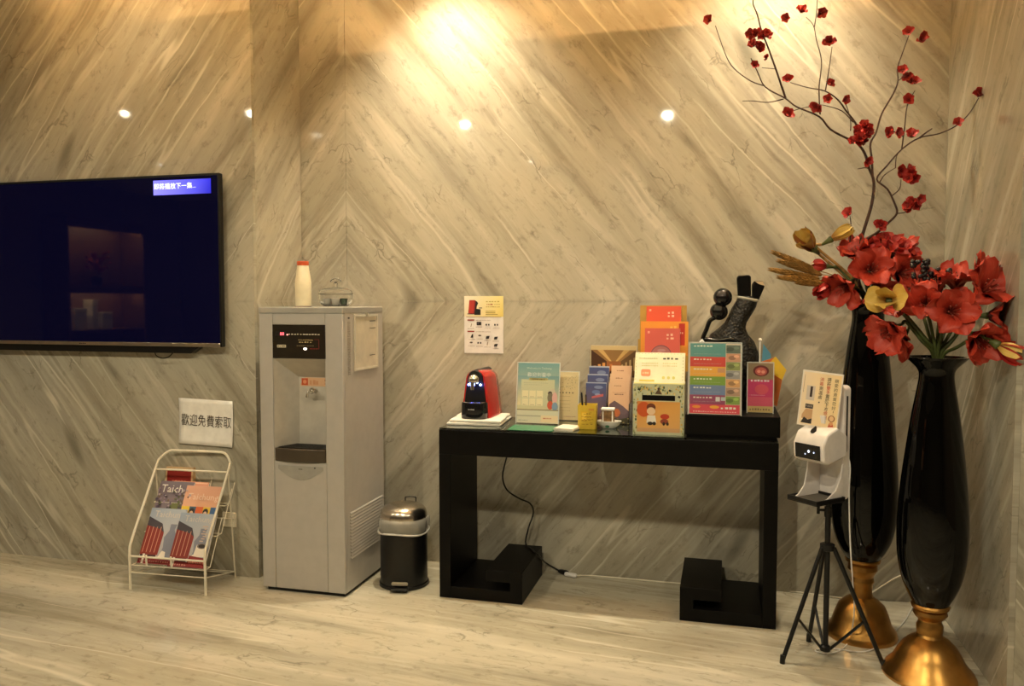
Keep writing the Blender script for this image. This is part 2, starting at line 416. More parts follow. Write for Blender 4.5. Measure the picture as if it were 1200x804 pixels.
pr.scribble(.31*cw, .92*cw, .70*ch, .035*ch, S(210,200,180), 11, rnd)
pr.rect(.09*cw, .26*cw, .32*ch, .40*ch, S(205,195,170))
pr.scribble(.1*cw, .25*cw, .34*ch, .04*ch, S(90,80,60), 4, rnd)
pr.scribble(.50*cw, .78*cw, .535*ch, .03*ch, S(170,150,105), 16, rnd); pr.scribble(.51*cw, .77*cw, .47*ch, .03*ch, S(190,170,120), 5, rnd)
pr.scribble(.47*cw, .80*cw, .37*ch, .022*ch, S(130,115,85), 12, rnd)
pr.scribble(.72*cw, .88*cw, .285*ch, .02*ch, S(150,40,30), 6, rnd); pr.rect(.885*cw, .892*cw, .28*ch, .56*ch, S(120,30,25)); pr.rect(.80*cw, .892*cw, .56*ch, .57*ch, S(120,30,25))
po = pr.build('printed_labels', cp); po.location = (RX0-DX0, -.001, RZ1)
dg = Print(); 
dg.text('88', .13*cw, .25*cw, .675*ch, .775*ch, (1.0, .10, .12)); dg.ell(.63*cw, .29*ch, .035*cw, .035*ch, (1, .9, .75)); dg.ell(.29*cw, .70*ch, .012*cw, .02*ch, (1, .3, .25))
do = dg.build('led_display', cp, printed('dispenser_leds', .3, 2.2)); do.location = (RX0-DX0, -.0018, RZ1)
# tap label, tap and drip tray
lp = Print(); lp.rect(.0, .196, 0, .042, S(216,176,140)); lp.rect(.005, .04, .004, .038, S(196,86,48)); lp.ell(.0225, .021, .010, .010, S(225,150,110)); lp.scribble(.05, .10, .008, .026, S(206,150,110), 3, rnd); lp.rect(.13, .19, .026, .034, S(160,84,54)); lp.scribble(.13, .19, .010, .006, S(180,120,90), 8, rnd)
lo_ = lp.build('tap_label', rco); lo_.location = (i0+.01-DX0, yb-.002-DY0, .985)
tp = MB(); tx, tz = -1.925, .965
tp.tube([(tx, yb, tz), (tx, yb-.035, tz)], .011, 12); tp.ball((tx, yb-.045, tz+.002), .016); tp.tube([(tx, yb-.045, tz), (tx-.02, yb-.05, tz-.006), (tx-.024, yb-.052, tz-.03)], [.009, .008, .007], 10); tp.tube([(tx, yb-.045, tz), (tx+.028, yb-.06, tz+.002)], [.008, .01], 10)
dp(tp, 'tap', M_CHROME, smooth=40)
tr = MB(); pl = [(RX0+.004+(RX1-RX0-.008)*k/12, DY0-.012*math.sin(math.pi*k/12)) for k in range(13)]
tr.prism(pl + [(RX1-.004, yb-.002), (RX0+.004, yb-.002)], .638, .700, 'z')
dto = dp(tr, 'drip_tray', mat('smoky_tray', (.06, .045, .03), .18), .003)
gr = MB()
for k in range(9): gr.box(RX0+.015, RX1-.015, DY0+.012+k*.013, DY0+.018+k*.013, .700, .703)
dp(gr, 'drip_grille', M_BLACKPL, parent=dto)
dp(MB().prism([(RX0+.02+(RX1-RX0-.04)*k/12, .60-.05*math.sin(math.pi*k/12)) for k in range(13)][::-1] + [(RX0+.02, .618), (RX1-.02, .618)], DY0-.0005, DY0+.006), 'tray_apron', M_GREYTOP, .001)
lg = Print(); lg.scribble(0, .022, 0, .008, S(90,84,74), 3, rnd); lg.ell(.085, .012, .004, .004, S(20,18,16)); o = lg.build('printed_mark', wdp); o.location = (-1.948-DX0, -.0005, .600)
# right side: document pouch, instructions, louvred grille
po = dp(MB().box(DX1, DX1+.006, -.505, -.235, 1.065, 1.335), 'document_holder', M_ACRYL, .002)
dp(MB().box(DX1+.0005, DX1+.0035, -.495, -.245, 1.075, 1.325), 'sheet', mat('pouch_paper', (.86, .80, .66), .5), parent=po)
frm = MB()
for y0_, y1_, z0_, z1_ in ((-.505,-.495,1.065,1.335),(-.245,-.235,1.065,1.335),(-.495,-.245,1.065,1.075),(-.495,-.245,1.325,1.335)): frm.box(DX1+.0005, DX1+.0075, y0_, y1_, z0_, z1_)
dp(frm, 'holder_rim', mat('pale_rim', (.66, .62, .52), .35), parent=po)
hm = MB()
for zz in (1.30, 1.265, 1.13): hm.box(DX1+.0036, DX1+.0042, -.33, -.262 if zz > 1.2 else -.27, zz, zz+.003)
dp(hm, 'ruled_lines', M_BLACKPL, parent=po)['kind'] = 'stuff'
dp(MB().box(DX1, DX1+.008, -.385, -.355, 1.325, 1.345), 'clip', M_CHROME, .002, parent=po)
ip = Print()
ip.rect(.0, .008, .006, .026, S(40,36,30))
for k in range(3): ip.scribble(.022, .275, .004+k*.010, .006, S(110,102,88), 30, rnd)
io = ip.build('printed_notice', wdp); io.location = (DX1-DX0+.0008, .045, 1.315); io.rotation_euler = (0, R(90), R(90))
io.matrix_basis = Matrix(((0,-1,0,DX1-DX0+.001),(0,0,1,.045),(-1,0,0,1.325),(0,0,0,1)))
vg = MB()
for k in range(15):
    z = .17 + k*.0155
    vg.add([(DX1+.0005, -.56, z), (DX1+.0005, -.19, z), (DX1+.006, -.19, z+.002), (DX1+.006, -.56, z+.002), (DX1+.0005, -.56, z+.009), (DX1+.0005, -.19, z+.009)], [(0,1,2,3), (3,2,5,4), (0,3,4), (1,5,2)])
vo_ = dp(vg, 'vent_grille', M_GREYMET); vo_['kind'] = 'stuff'

# ------------------------------------------------------------------ television
VX0, VX1, VZ0, VZ1, VY = -3.945, -2.410, 1.172, 2.030, -.530
tv = empty('television', (VX1, VY, VZ0), 0, 'large black wall-mounted television with a blue caption on its dark screen', 'television')
def tvp(m, name, mt, bev=None, smooth=None):
    m.v = [(v[0]-VX1, v[1]-VY, v[2]-VZ0) for v in m.v]; return m.build(name, mt, tv, bevel=bev, smooth=smooth)
tvp(MB().box(VX0, VX1, VY+.006, -.500, VZ0, VZ1), 'housing', M_BLACKPL, .004)
bz = MB(); e = .011
bz.box(VX0, VX1, VY, VY+.006, VZ1-e, VZ1); bz.box(VX0, VX0+e, VY, VY+.006, VZ0, VZ1-e); bz.box(VX1-e, VX1, VY, VY+.006, VZ0, VZ1-e)
tvp(bz, 'bezel', M_BLACKPL)
tvp(MB().box(VX0, VX1-e, VY-.002, VY+.006, VZ0, VZ0+.018), 'bottom_trim', M_STEEL, .001)
gs = NT('dark_screen'); gs.b.inputs['Base Color'].default_value = (.003, .003, .012, 1); gs.b.inputs['Roughness'].default_value = .025
gs.b.inputs['Emission Color'].default_value = (.04, .05, .9, 1); gs.b.inputs['Emission Strength'].default_value = .0045; gs.b.inputs['Specular IOR Level'].default_value = .35
tvp(MB().box(VX0+e, VX1-e, VY+.002, VY+.006, VZ0+.018, VZ1-e), 'screen', gs.m)
tvp(MB().prism([(-3.90, VZ0), (-3.86, VZ0-.035), (-2.60, VZ0-.035), (-2.55, VZ0)], -.515, -.475), 'rear_shell', M_BLACKPL)
tvp(MB().box(-3.5, -2.9, -.500, YL-.001, 1.4, 1.8), 'wall_bracket', M_BLACKPL)
tvp(MB().tube(catmull([(-2.81, -.52, VZ0-.03), (-2.80, -.52, VZ0-.05), (-2.765, -.52, VZ0-.062), (-2.725, -.52, VZ0-.052), (-2.70, -.52, VZ0-.03)]), .003, 6), 'cable', M_BLACKPL, smooth=50)
bn = Print()
p0 = at_y(180, 229, VY); p1 = at_y(247, 208, VY); bx0, bx1, bz0, bz1 = p0.x-VX1, p1.x-VX1, p0.z-VZ0, p1.z-VZ0-.004
bn.poly([(bx0,bz0),(bx1,bz0),(bx1,bz1),(bx0,bz1)], None, [(.15,.15,.80),(.008,.008,.30),(.012,.012,.38),(.14,.14,.80)])
bn.text('即將播放下一集...', bx0+.004, bx0+.245, bz0+.018, bz0+.068, (.85, .92, 1.0))
bn.build('screen_caption', tv, M_SCREENPRINT)
lb = Print(); lb.scribble(0, .045, 0, .006, S(90,84,76), 4, rnd); o = lb.build('printed_mark', tv); o.location = (-3.26-VX1, -.0025, .006)

# ------------------------------------------------------------------ paper notices on the walls
def curled_sheet(name, w, h, y0, curl, mt, parent):
    m = MB(); m.grid(lambda u, v: (u*w, y0 - curl*((2*v-1)**2) - .6*curl*max(0, u-.7)**2*10, v*h), 10, 10)
    return m.build(name, mt, parent, smooth=60, solid=.0006)
p0 = at_y(211, 519, YL); p1 = at_y(273, 468, YL); sw, sh = p1.x-p0.x, p1.z-p0.z
t = empty('paper_notice', (p0.x, YL-.004, p0.z), 0, 'white paper notice with Chinese lettering taped above the magazine rack', 'notice'); t.rotation_euler = (0, R(1.5), 0)
curled_sheet('sheet', sw, sh, -.001, .006, M_PAPER, t)
pr = Print(-.0125); pr.text('歡迎免費索取', .02*sw+.008, sw-.01, .40*sh, .66*sh, S(80,72,66), keep=False); pr.y = -.004
o = pr.build('lettering', t); o.location = (0, .008, 0)
p0 = at_y(544.5, 413.5, 0); p1 = at_y(590, 347, 0); sw, sh = p1.x-p0.x, p1.z-p0.z
t = empty('instruction_poster', (p0.x, -.003, p0.z), 0, 'instruction sheet with a red coffee machine picture pasted above the real machine', 'poster')
MB().box(0, sw, 0, .0025, 0, sh).build('sheet', mat('poster_paper', (.80, .74, .70), .5), t)
pr = Print(); rnd = random.Random(11)
pr.poly([(0,.64*sh),(sw,.64*sh),(sw,sh),(0,sh)], None, [S(236,222,190), S(232,206,110), S(240,226,150), S(240,232,215)])
pr.poly([(.10*sw,.70*sh),(.26*sw,.68*sh),(.27*sw,.93*sh),(.13*sw,.93*sh)], S(176,52,44)); pr.poly([(.24*sw,.70*sh),(.30*sw,.69*sh),(.34*sw,.90*sh),(.27*sw,.93*sh)], S(120,30,30))
pr.poly([(.26*sw,.67*sh),(.42*sw,.67*sh),(.42*sw,.77*sh),(.30*sw,.78*sh),(.36*sw,.88*sh),(.30*sw,.92*sh)], S(24,22,24)); pr.rect(.38*sw,.46*sw,.785*sh,.80*sh,S(50,44,44)); pr.rect(.08*sw,.28*sw,.68*sh,.695*sh,S(70,30,30))
pr.scribble(.56*sw,.92*sw,.895*sh,.02*sh,S(190,170,90),5,rnd); pr.scribble(.58*sw,.74*sw,.845*sh,.022*sh,S(170,60,40),5,rnd); pr.scribble(.77*sw,.92*sw,.85*sh,.012*sh,S(150,120,50),5,rnd); pr.scribble(.56*sw,.92*sw,.805*sh,.014*sh,S(170,140,60),8,rnd)
for q in (.73,.705,.675): pr.rect(.55*sw, (.86 if q<.7 else .80)*sw, q*sh, (q+.010)*sh, S(160,136,50))
pr.rect(.05*sw,.95*sw,.632*sh,.640*sh,S(150,120,80))
for zz in (.57,.37): pr.rect(.08*sw,.26*sw,zz*sh,(zz+.022)*sh,S(160,54,48)); pr.scribble(.30*sw,.68*sw,(zz)*sh,.014*sh,S(170,150,140),14,rnd)
for cx, cz, k in ((.17,.49,0),(.38,.52,1),(.60,.50,2),(.82,.50,2),(.20,.30,3),(.40,.31,4),(.60,.285,5),(.81,.275,6),(.18,.185,4),(.39,.18,2),(.59,.17,0),(.81,.15,5)):
    c = S(44,38,40)
    if k == 0: pr.line(cx*sw, (cz-.03)*sh, (cx+.02)*sw, (cz+.03)*sh, .004, S(160,140,120))
    elif k == 1: pr.rect((cx-.06)*sw,(cx+.06)*sw,(cz-.03)*sh,(cz+.03)*sh,c); pr.rect((cx-.04)*sw,(cx-.01)*sw,(cz-.012)*sh,(cz+.012)*sh,S(110,100,110))
    elif k == 2: pr.rect((cx-.05)*sw,(cx-.012)*sw,(cz-.015)*sh,(cz+.015)*sh,c); pr.rect((cx+.015)*sw,(cx+.05)*sw,(cz-.015)*sh,(cz+.015)*sh,c)
    elif k == 3: pr.poly([((cx-.04)*sw,(cz-.03)*sh),((cx+.03)*sw,(cz-.03)*sh),((cx+.03)*sw,(cz+.035)*sh),((cx)*sw,(cz+.03)*sh)], c)
    elif k == 4: pr.ell(cx*sw, cz*sh, .04*sw, .014*sh, S(90,70,66))
    else: pr.poly([((cx-.05)*sw,(cz-.03)*sh),((cx+.03)*sw,(cz-.03)*sh),((cx+.055)*sw,(cz+.02)*sh),((cx-.03)*sw,(cz+.015)*sh)], c)
    pr.scribble((cx-.08)*sw, (cx+.09)*sw, (cz-.065)*sh, .010*sh, S(150,134,126), 7, rnd)
pr.build('printed_design', t)
# wall socket beside the rack
p0 = at_y(268, 617, YL); p1 = at_y(277.5, 602, YL)
t = empty('wall_socket', (p0.x, YL, p0.z), 0, 'cream plastic wall socket low on the marble behind the rack', 'socket')
w, h = p1.x-p0.x+.03, p1.z-p0.z+.005
MB().box(-.03, w-.03, -.009, -.0002, 0, h).build('cover_plate', M_CREAM, t, bevel=.002)
MB().box(-.015, w-.045, -.012, -.009, h*.25, h*.75).build('outlet', M_CREAM, t, bevel=.001)

# ------------------------------------------------------------------ magazine rack
RK = Vector((-2.778, -.772, 0)); rw = .405
rk = empty('magazine_rack', RK, R(3), 'cream enamelled wire magazine rack with three sloping tiers by the marble wall', 'rack')
r = .0065
side = lambda x: [(x, 0, 0), (x, .0, .19), (x, .012, .235), (x, .235, .585)]
pth = catmull([(0,0,0),(0,0,.10),(0,0,.19),(0,.02,.245),(0,.13,.42),(0,.225,.572),(.008,.243,.60),(.045,.262,.632),(.10,.265,.637),(rw-.10,.265,.637),(rw-.045,.262,.632),(rw-.008,.243,.60),(rw,.225,.572),(rw,.13,.42),(rw,.02,.245),(rw,0,.19),(rw,0,.10),(rw,0,0)], 4)
MB().tube(pth, r, 8).build('front_frame', M_CREAM, rk, smooth=50)
for x in (0, rw):
    MB().tube([(x, .215, .54), (x, .262, .02), (x, .262, .0)], .004, 8).build('rear_leg', M_CREAM, rk, smooth=50)
    MB().tube([(x, 0, .085), (x, .262, .03)], .0032, 6).build('side_rail', M_CREAM, rk)
def rail(y, z, rr=.004, n='cross_rail'): MB().tube([(0, y, z), (rw, y, z)], rr, 8).build(n, M_CREAM, rk, smooth=50)
rail(0, .165, .005); rail(.0, .085, .0025); rail(.20, .045, .0025); rail(.262, .03, .0025); rail(.213, .548, .005); rail(.262, .30, .0035)
for (y, z, h_) in ((.022, .120, .235), (.125, .255, .225), (.205, .385, .17)):
    l = R(27)
    ty, tz = y + math.sin(l)*h_, z + math.cos(l)*h_
    fy = y - .018
    MB().tube([(.006, fy, z), (rw-.006, fy, z), (rw-.006, y+.028, z), (.006, y+.028, z)], .0025, 6, closed=True).build('tier_base', M_CREAM, rk)
    for x in (.006, rw-.006, rw*.36, rw*.66):
        MB().tube([(x, y+.028, z), (x, ty+.03, tz)], .0022, 6).build('tier_wire', M_CREAM, rk)
    for x in (rw*.22, rw*.55) if z < .2 else ():
        MB().tube([(x, fy, z), (x, fy-.004, z+.055)], .005, 6).build('tier_clip', M_CREAM, rk)
def leaning(name, label, cat, x, y, z, w, h, th, lean, paint, group=None, dz=0.0, mt=None):
    t = empty(name, (0,0,0), 0, label, cat, group)
    t.matrix_basis = Matrix.Translation(RK) @ Matrix.Rotation(R(3), 4, 'Z') @ Matrix.Translation((x, y, z)) @ Matrix.Rotation(-lean, 4, 'X') @ Matrix.Rotation(dz, 4, 'Y')
    MB().box(0, w, 0, th, 0, h).build('pages', mt or M_PAPER, t, bevel=.0008)
    p = Print(); paint(p, w, h); p.build('cover_print', t); return t
rnd = random.Random(5)
def cover_a(p, w, h):
    p.poly([(0,0),(w,0),(w,h),(0,h)], None, [S(176,170,172), S(186,176,170), S(178,186,198), S(150,164,186)])
    for q in range(3): p.rect((.02+.0*q)*w, .46*w, .0, (.30)*h, S(70,40,44)) if q == 0 else None
    p.poly([(0,.16*h),(.50*w,.16*h),(.52*w,.55*h),(.42*w,.68*h),(.0,.74*h)], S(136,46,38))
    p.poly([(0,.68*h),(.40*w,.62*h),(.52*w,.56*h),(.42*w,.72*h),(.0,.84*h)], S(66,60,70))
    for k in range(4): p.line((.06+.11*k)*w, .20*h, (.08+.11*k)*w, .66*h, .018*w, S(206,150,126)); 
    p.poly([(.55*w,.10*h),(.92*w,.10*h),(1.0*w,.36*h),(.88*w,.52*h),(.80*w,.62*h),(.84*w,.72*h),(.66*w,.72*h),(.66*w,.60*h),(.56*w,.48*h),(.60*w,.30*h)], S(128,132,150))
    p.poly([(.52*w,.12*h),(.72*w,.10*h),(.70*w,.22*h),(.60*w,.24*h)], S(236,226,214))
    p.rect(.0, 1.0*w, .0, .10*h, S(122,34,38)); p.scribble(.05*w, .95*w, .03*h, .03*h, S(196,130,120), 14, rnd)
    p.rect(.10*w, .16*w, 0, .17*h, S(230,222,210))
    p.text('Taichung', .12*w, .97*w, .80*h, .95*h, S(206,198,190))
def cover_a2(p, w, h):
    cover_a(p, w, h)
    p.poly([(.62*w,.20*h),(.98*w,.20*h),(.92*w,.42*h),(.66*w,.42*h)], S(238,228,214)); p.ell(.80*w, .40*h, .13*w, .05*h, S(120,110,108)); p.ell(.80*w, .40*h, .09*w, .034*h, S(40,30,28))
    p.poly([(.50*w,.02*h),(1.0*w,.02*h),(1.0*w,.18*h),(.52*w,.22*h)], S(140,36,36)); p.scribble(.55*w, .97*w, .08*h, .04*h, S(220,150,130), 9, rnd)
    for k in range(7): p.rect((.70+.03*(k%3))*w, (.80+.025*(k%4))*w, (.48+.045*k)*h, (.50+.045*k)*h, S(200,176,160))
def cover_b(p, w, h):
    p.rect(0, w, 0, h, S(122,108,118))
    for k in range(150): p.ell(rnd.random()*w, rnd.random()*.86*h, rnd.uniform(.015,.05)*w, rnd.uniform(.012,.035)*h, random.Random(k).choice([S(84,72,96), S(150,128,150), S(96,102,66), S(60,52,60), S(176,160,166), S(112,92,70)]), 7)
    p.rect(.52*w, .72*w, .1*h, .55*h, S(110,112,66)); p.text('Taich', .10*w, .74*w, .76*h, .92*h, S(238,232,226))
def cover_c(p, w, h):
    p.poly([(0,0),(w,0),(w,h),(0,h)], None, [S(222,176,140), S(226,180,140), S(218,160,132), S(222,166,140)])
    for k, (a, b_, c) in enumerate(((0,.22,S(232,196,52)),(.22,.40,S(58,92,120)),(.40,.60,S(222,104,46)),(.60,.80,S(226,190,60)),(.80,1,S(52,96,150)))): p.rect(a*w, b_*w, .0, .56*h, c)
    for cx in (.30, .68): p.ell(cx*w, .46*h, .075*w, .07*h, S(44,32,30)); p.ell(cx*w, .42*h, .05*w, .05*h, S(230,190,160))
    p.text('Taichung', .10*w, .94*w, .66*h, .84*h, S(236,206,184))
LN = R(28)
leaning('magazine', 'grey-blue magazine with a red brick building on its cover, front tier, lower copy', 'magazine', .022, .022, .126, .195, .272, .007, LN, cover_a)
leaning('magazine', 'grey-blue magazine with a coffee cup on its cover in the front tier', 'magazine', .195, .010, .124, .196, .262, .008, LN, cover_a2)
leaning('magazine', 'purple flower-patterned magazine in the middle tier of the wire rack', 'magazine', .015, .120, .262, .19, .250, .006, LN, cover_b)
leaning('magazine', 'salmon magazine with coloured stripes in the middle tier of the rack', 'magazine', .172, .110, .258, .20, .240, .006, LN, cover_c)
def cover_d(p, w, h): p.rect(.06*w, .94*w, .06*h, .90*h, S(140,34,30)); p.scribble(.25*w, .80*w, .46*h, .05*h, S(196,110,90), 5, rnd)
leaning('leaflet_box', 'open card box with a dark red front in the back tier of the rack', 'box', .018, .255, .415, .155, .135, .045, R(8), cover_d, mt=mat('kraft_card', (.62, .42, .24), .6))
def cover_e(p, w, h): p.rect(0, w, 0, h, S(216,150,124)); p.rect(.04*w, .96*w, .9*h, .96*h, S(236,190,160))
leaning('leaflet', 'thin salmon leaflet lying against the red-fronted box in the rack', 'leaflet', .075, .212, .400, .20, .092, .004, LN, cover_e)

# ------------------------------------------------------------------ bottle and candy jar on the dispenser
p = at_y(355.5, 350, -.40)
t = empty('ceramic_bottle', (p.x, -.40, DH), 0, 'cream bottle with orange-red rim standing on the grey dispenser', 'bottle')
MB().lathe([(.0385,.001),(.0395,.004),(.0395,.12),(.038,.135),(.029,.195),(.0275,.205),(.0275,.215)], 28).build('body', mat('cream_glaze', (.82, .74, .52), .3), t, smooth=40)
MB().lathe([(.041,0),(.041,.004)], 28).build('base_ring', mat('brown_ring', (.10, .04, .02), .5), t)
MB().lathe([(.0282,.205),(.029,.208),(.029,.224),(.027,.226),(.022,.226),(.022,.216)], 28, caps=True).build('rim', mat('orange_red_rim', (.62, .10, .03), .4), t, smooth=40)
p = at_y(393.5, 350, -.40)
t = empty('candy_jar', (p.x, -.40, DH), 0, 'clear glass jar with dome lid and fan-shaped knob on the dispenser', 'jar')
jar = MB().lathe([(.001,.004),(.060,.004),(.078,.020),(.084,.045),(.083,.060),(.080,.060),(.081,.045),(.075,.022),(.058,.008),(.001,.008)], 32, caps=False).build('bowl', M_GLASS, t, smooth=50)
lid = MB().lathe([(.084,.061),(.0845,.066),(.078,.080),(.055,.091),(.02,.096),(.009,.100),(.008,.108),(.011,.114),(.006,.122),(.001,.122)], 32, caps=False).build('lid', M_GLASS, t, smooth=50)
lid.modifiers.new('s', 'SOLIDIFY').thickness = .003
kn = MB()
for k in range(7):
    a = R(-66 + 22*k); kn.tube([(0, 0, .118), (math.sin(a)*.03, 0, .118+math.cos(a)*.022)], [.003, .005], 6); kn.ball((math.sin(a)*.031, 0, .118+math.cos(a)*.024), .0055, 8, 6)
kn.build('knob', M_GLASS, lid, smooth=50)
capcols = [('black', (.012,.012,.014)), ('red', (.55,.05,.03)), ('silver', (.6,.6,.58)), ('white', (.75,.72,.66)), ('dark green', (.03,.07,.03)), ('orange', (.7,.25,.08))]
for k, (nm, c) in enumerate(capcols):
    a = 2*math.pi*k/6 + 2.0
    q = empty('coffee_capsule', (p.x + .044*math.cos(a), -.40 + .044*math.sin(a), DH+.0086), 0, nm + ' foil coffee capsule inside the glass jar', 'capsule')
    mm = mat('foil_' + nm.replace(' ', '_'), c, .3, .4)
    q.scale = (1.3,)*3
    MB().lathe([(.010, 0), (.0125, .003), (.016, .024)], 16).build('cup', mm, q, smooth=40); MB().lathe([(.0185, .024), (.0185, .0255)], 16).build('foil_lid', mm, q)

# ------------------------------------------------------------------ pedal bin
t = empty('pedal_bin', (-1.525, -.35, 0), R(12), 'black cylindrical pedal bin with a brushed steel lid and clear liner', 'bin')
MB().lathe([(.110,0),(.122,.002),(.122,.015),(.116,.02),(.116,.318),(.1135,.318),(.1135,.02),(.001,.02)], 48, caps=False).build('body', M_BLACKPL, t, smooth=40)
lm = mat('clear_liner', (.66, .63, .56), .25); lm.node_tree.nodes['Principled BSDF'].inputs['Alpha'].default_value = .42
ln = MB(); sg = 48
ln.loft([[((.1215+d+.003*math.sin(7*a)+.002*math.sin(13*a+1))*math.cos(a), (.1215+d+.003*math.sin(7*a))*math.sin(a), z + zz*math.sin(3*a+.5)) for a in [2*math.pi*i/sg for i in range(sg)]] for d, z, zz in ((-.004,.268,.006),(.002,.272,.006),(.005,.30,.006),(.004,.33,.004),(-.004,.340,.003),(-.012,.335,.003))], caps=False)
ln.build('liner', lm, t, smooth=60)
rg = MB().tube([(.1245*math.cos(a), 0.1245*math.sin(a), .272 + .006*math.sin(3*a+.5)) for a in [2*math.pi*i/40 for i in range(40)]], .0048, 6, closed=True).build('liner_hem', mat('milky_hem', (.62, .60, .55), .4), t, smooth=60)
ld = MB().lathe([(.113,.322),(.1155,.326),(.1155,.352),(.110,.372),(.095,.390),(.06,.402),(.02,.407),(.001,.407)], 48, caps=False).build('lid', mat('brushed_lid', (.55, .50, .43), .24, 1.0), t, smooth=35)
MB().tube(catmull([(-.012,.112,.33),(-.012,.112,.395),(-.006,.112,.406),(.036,.112,.406),(.042,.112,.395),(.042,.112,.33)], 3), .0035, 6).build('carry_handle', M_BLACKPL, ld, smooth=50)
pd = MB(); pd.prism([(-.04,-.155),(.04,-.155),(.045,-.14),(.04,-.112),(-.04,-.112),(-.045,-.14)], .012, .02, 'z'); pd.box(-.02, .02, -.125, -.1, .0, .02)
pd.build('pedal', M_BLACKPL, t, bevel=.002)
MB().prism(rrect(-.04, .04, .028, .046, .008), -.121, -.116).build('pedal_guard', M_STEEL, t)

# ------------------------------------------------------------------ things on the console table
# folded towel
t = empty('folded_towel', (-1.282, -.405, TT), R(4), 'white folded towel under the red coffee machine on the table', 'towel')
M_TOWEL = mat('terry_towel', (.80, .77, .68), .9, bump=.9, bscale=220)
for k, (i_, z_) in enumerate(((0, 0), (.006, .0135))):
    ring = rrect(.0, .265, z_, z_+.013, .0062, 4)
    m = MB().loft([[(x + (i_ if y < .15 else 0), y + .006*math.sin(9*x+k), z) for x, z in [(i_ + q*(1-2*i_/.265), w_) for q, w_ in ring]] for y in [.005+.0275*j for j in range(11)]])
    m.build('fold', M_TOWEL, t, smooth=60, bevel=.003)
# coffee machine
TW = TT + .0272
t = empty('coffee_machine', (-1.163, -.315, TW), R(-2), 'red and black capsule coffee machine with blue lights on a white towel', 'coffee machine')
M_RED = mat('red_gloss', (.50, .020, .016), .22, coat=.4)
def outl(w0, w1, h, k): # front outline
    n = 10; right = []
    for j in range(n + 1):
        u = j/n; right.append(((w0 + (w1-w0)*u**1.3)*k, u*h*.80))
    arc = [(w1*k*math.cos(R(90*j/8)), h*.80 + (h*.20)*math.sin(R(90*j/8))) for j in range(1, 9)]
    R_ = right + arc; return R_ + [(-x, z) for x, z in R_[::-1][1:]]
hM = .232
sh = MB().loft([[(x*s_, y, z*zs) for x, z in outl(.074, .052, hM, 1)] for y, s_, zs in ((.0,.93,.985),(.012,1,1),(.15,1,.99),(.20,.96,.95),(.225,.80,.85))]).build('shell', M_RED, t, smooth=40)
MB().loft([[(x*s_, y, z*zs+.0) for x, z in outl(.062, .040, hM, 1)] for y, s_, zs in ((-.006,.96,.985),(-.002,1,1.0),(.06,1,1.004))]).build('front_panel', M_BLACKPL, t, smooth=40)
MB().loft([[(x*.45, y, hM*.96 + .012*(1-(x/.052)**2)) for x in [-.052+.0104*j for j in range(11)]] + [] for y in (.02,.1,.19)], caps=False, closed=False).build('top_slot', M_BLACKPL, t, smooth=40)
dt = MB().loft([[(.062*s_*math.cos(a)*1.02, -.002 - .058*s_*max(0,math.sin(a))**.6 - .0, z) for a in [math.pi*j/16 for j in range(17)]] for z, s_ in ((0,.98),(.004,1.02),(.072,1),(.078,.97))]).build('drip_tray', mat('gloss_black', (.008,.008,.009), .12), t, smooth=40)
MB().tube([(.058*math.cos(a), -.004-.052*math.sin(a)**.6, .0795) for a in [math.pi*j/14 for j in range(1, 14)]], .0016, 6).build('tray_rim', M_CHROME, dt)
lg = Print(-.061); lg.scribble(-.016, .016, .045, .006, S(190,186,180), 7, rnd); lg.build('printed_mark', dt)
bh = MB(); bh.ball((0, -.022, .186), .027, 18, 12, 1, .8, 1); bh.tube([(0, -.04, .176), (0, -.044, .140)], [.012, .008], 12)
bh.build('brew_head', M_CHROME, t, smooth=60)
M_BLED = emit('blue_led', (.30, .40, 1.0), 9.0)
for x in (-.030, .030): MB().ball((x, -.012, .162), .0052, 12, 8).build('status_light', M_BLED, t, smooth=60)
# two small blue status lamps also give light
for x in (-.030, .030):
    l = bpy.data.lights.new('lamp', 'POINT'); l.energy = .035; l.color = (.12, .18, 1.0); l.shadow_soft_size = .006
    q = bpy.data.objects.new('lamp', l); COL.objects.link(q); q.parent = t; q.location = (x, -.026, .160)

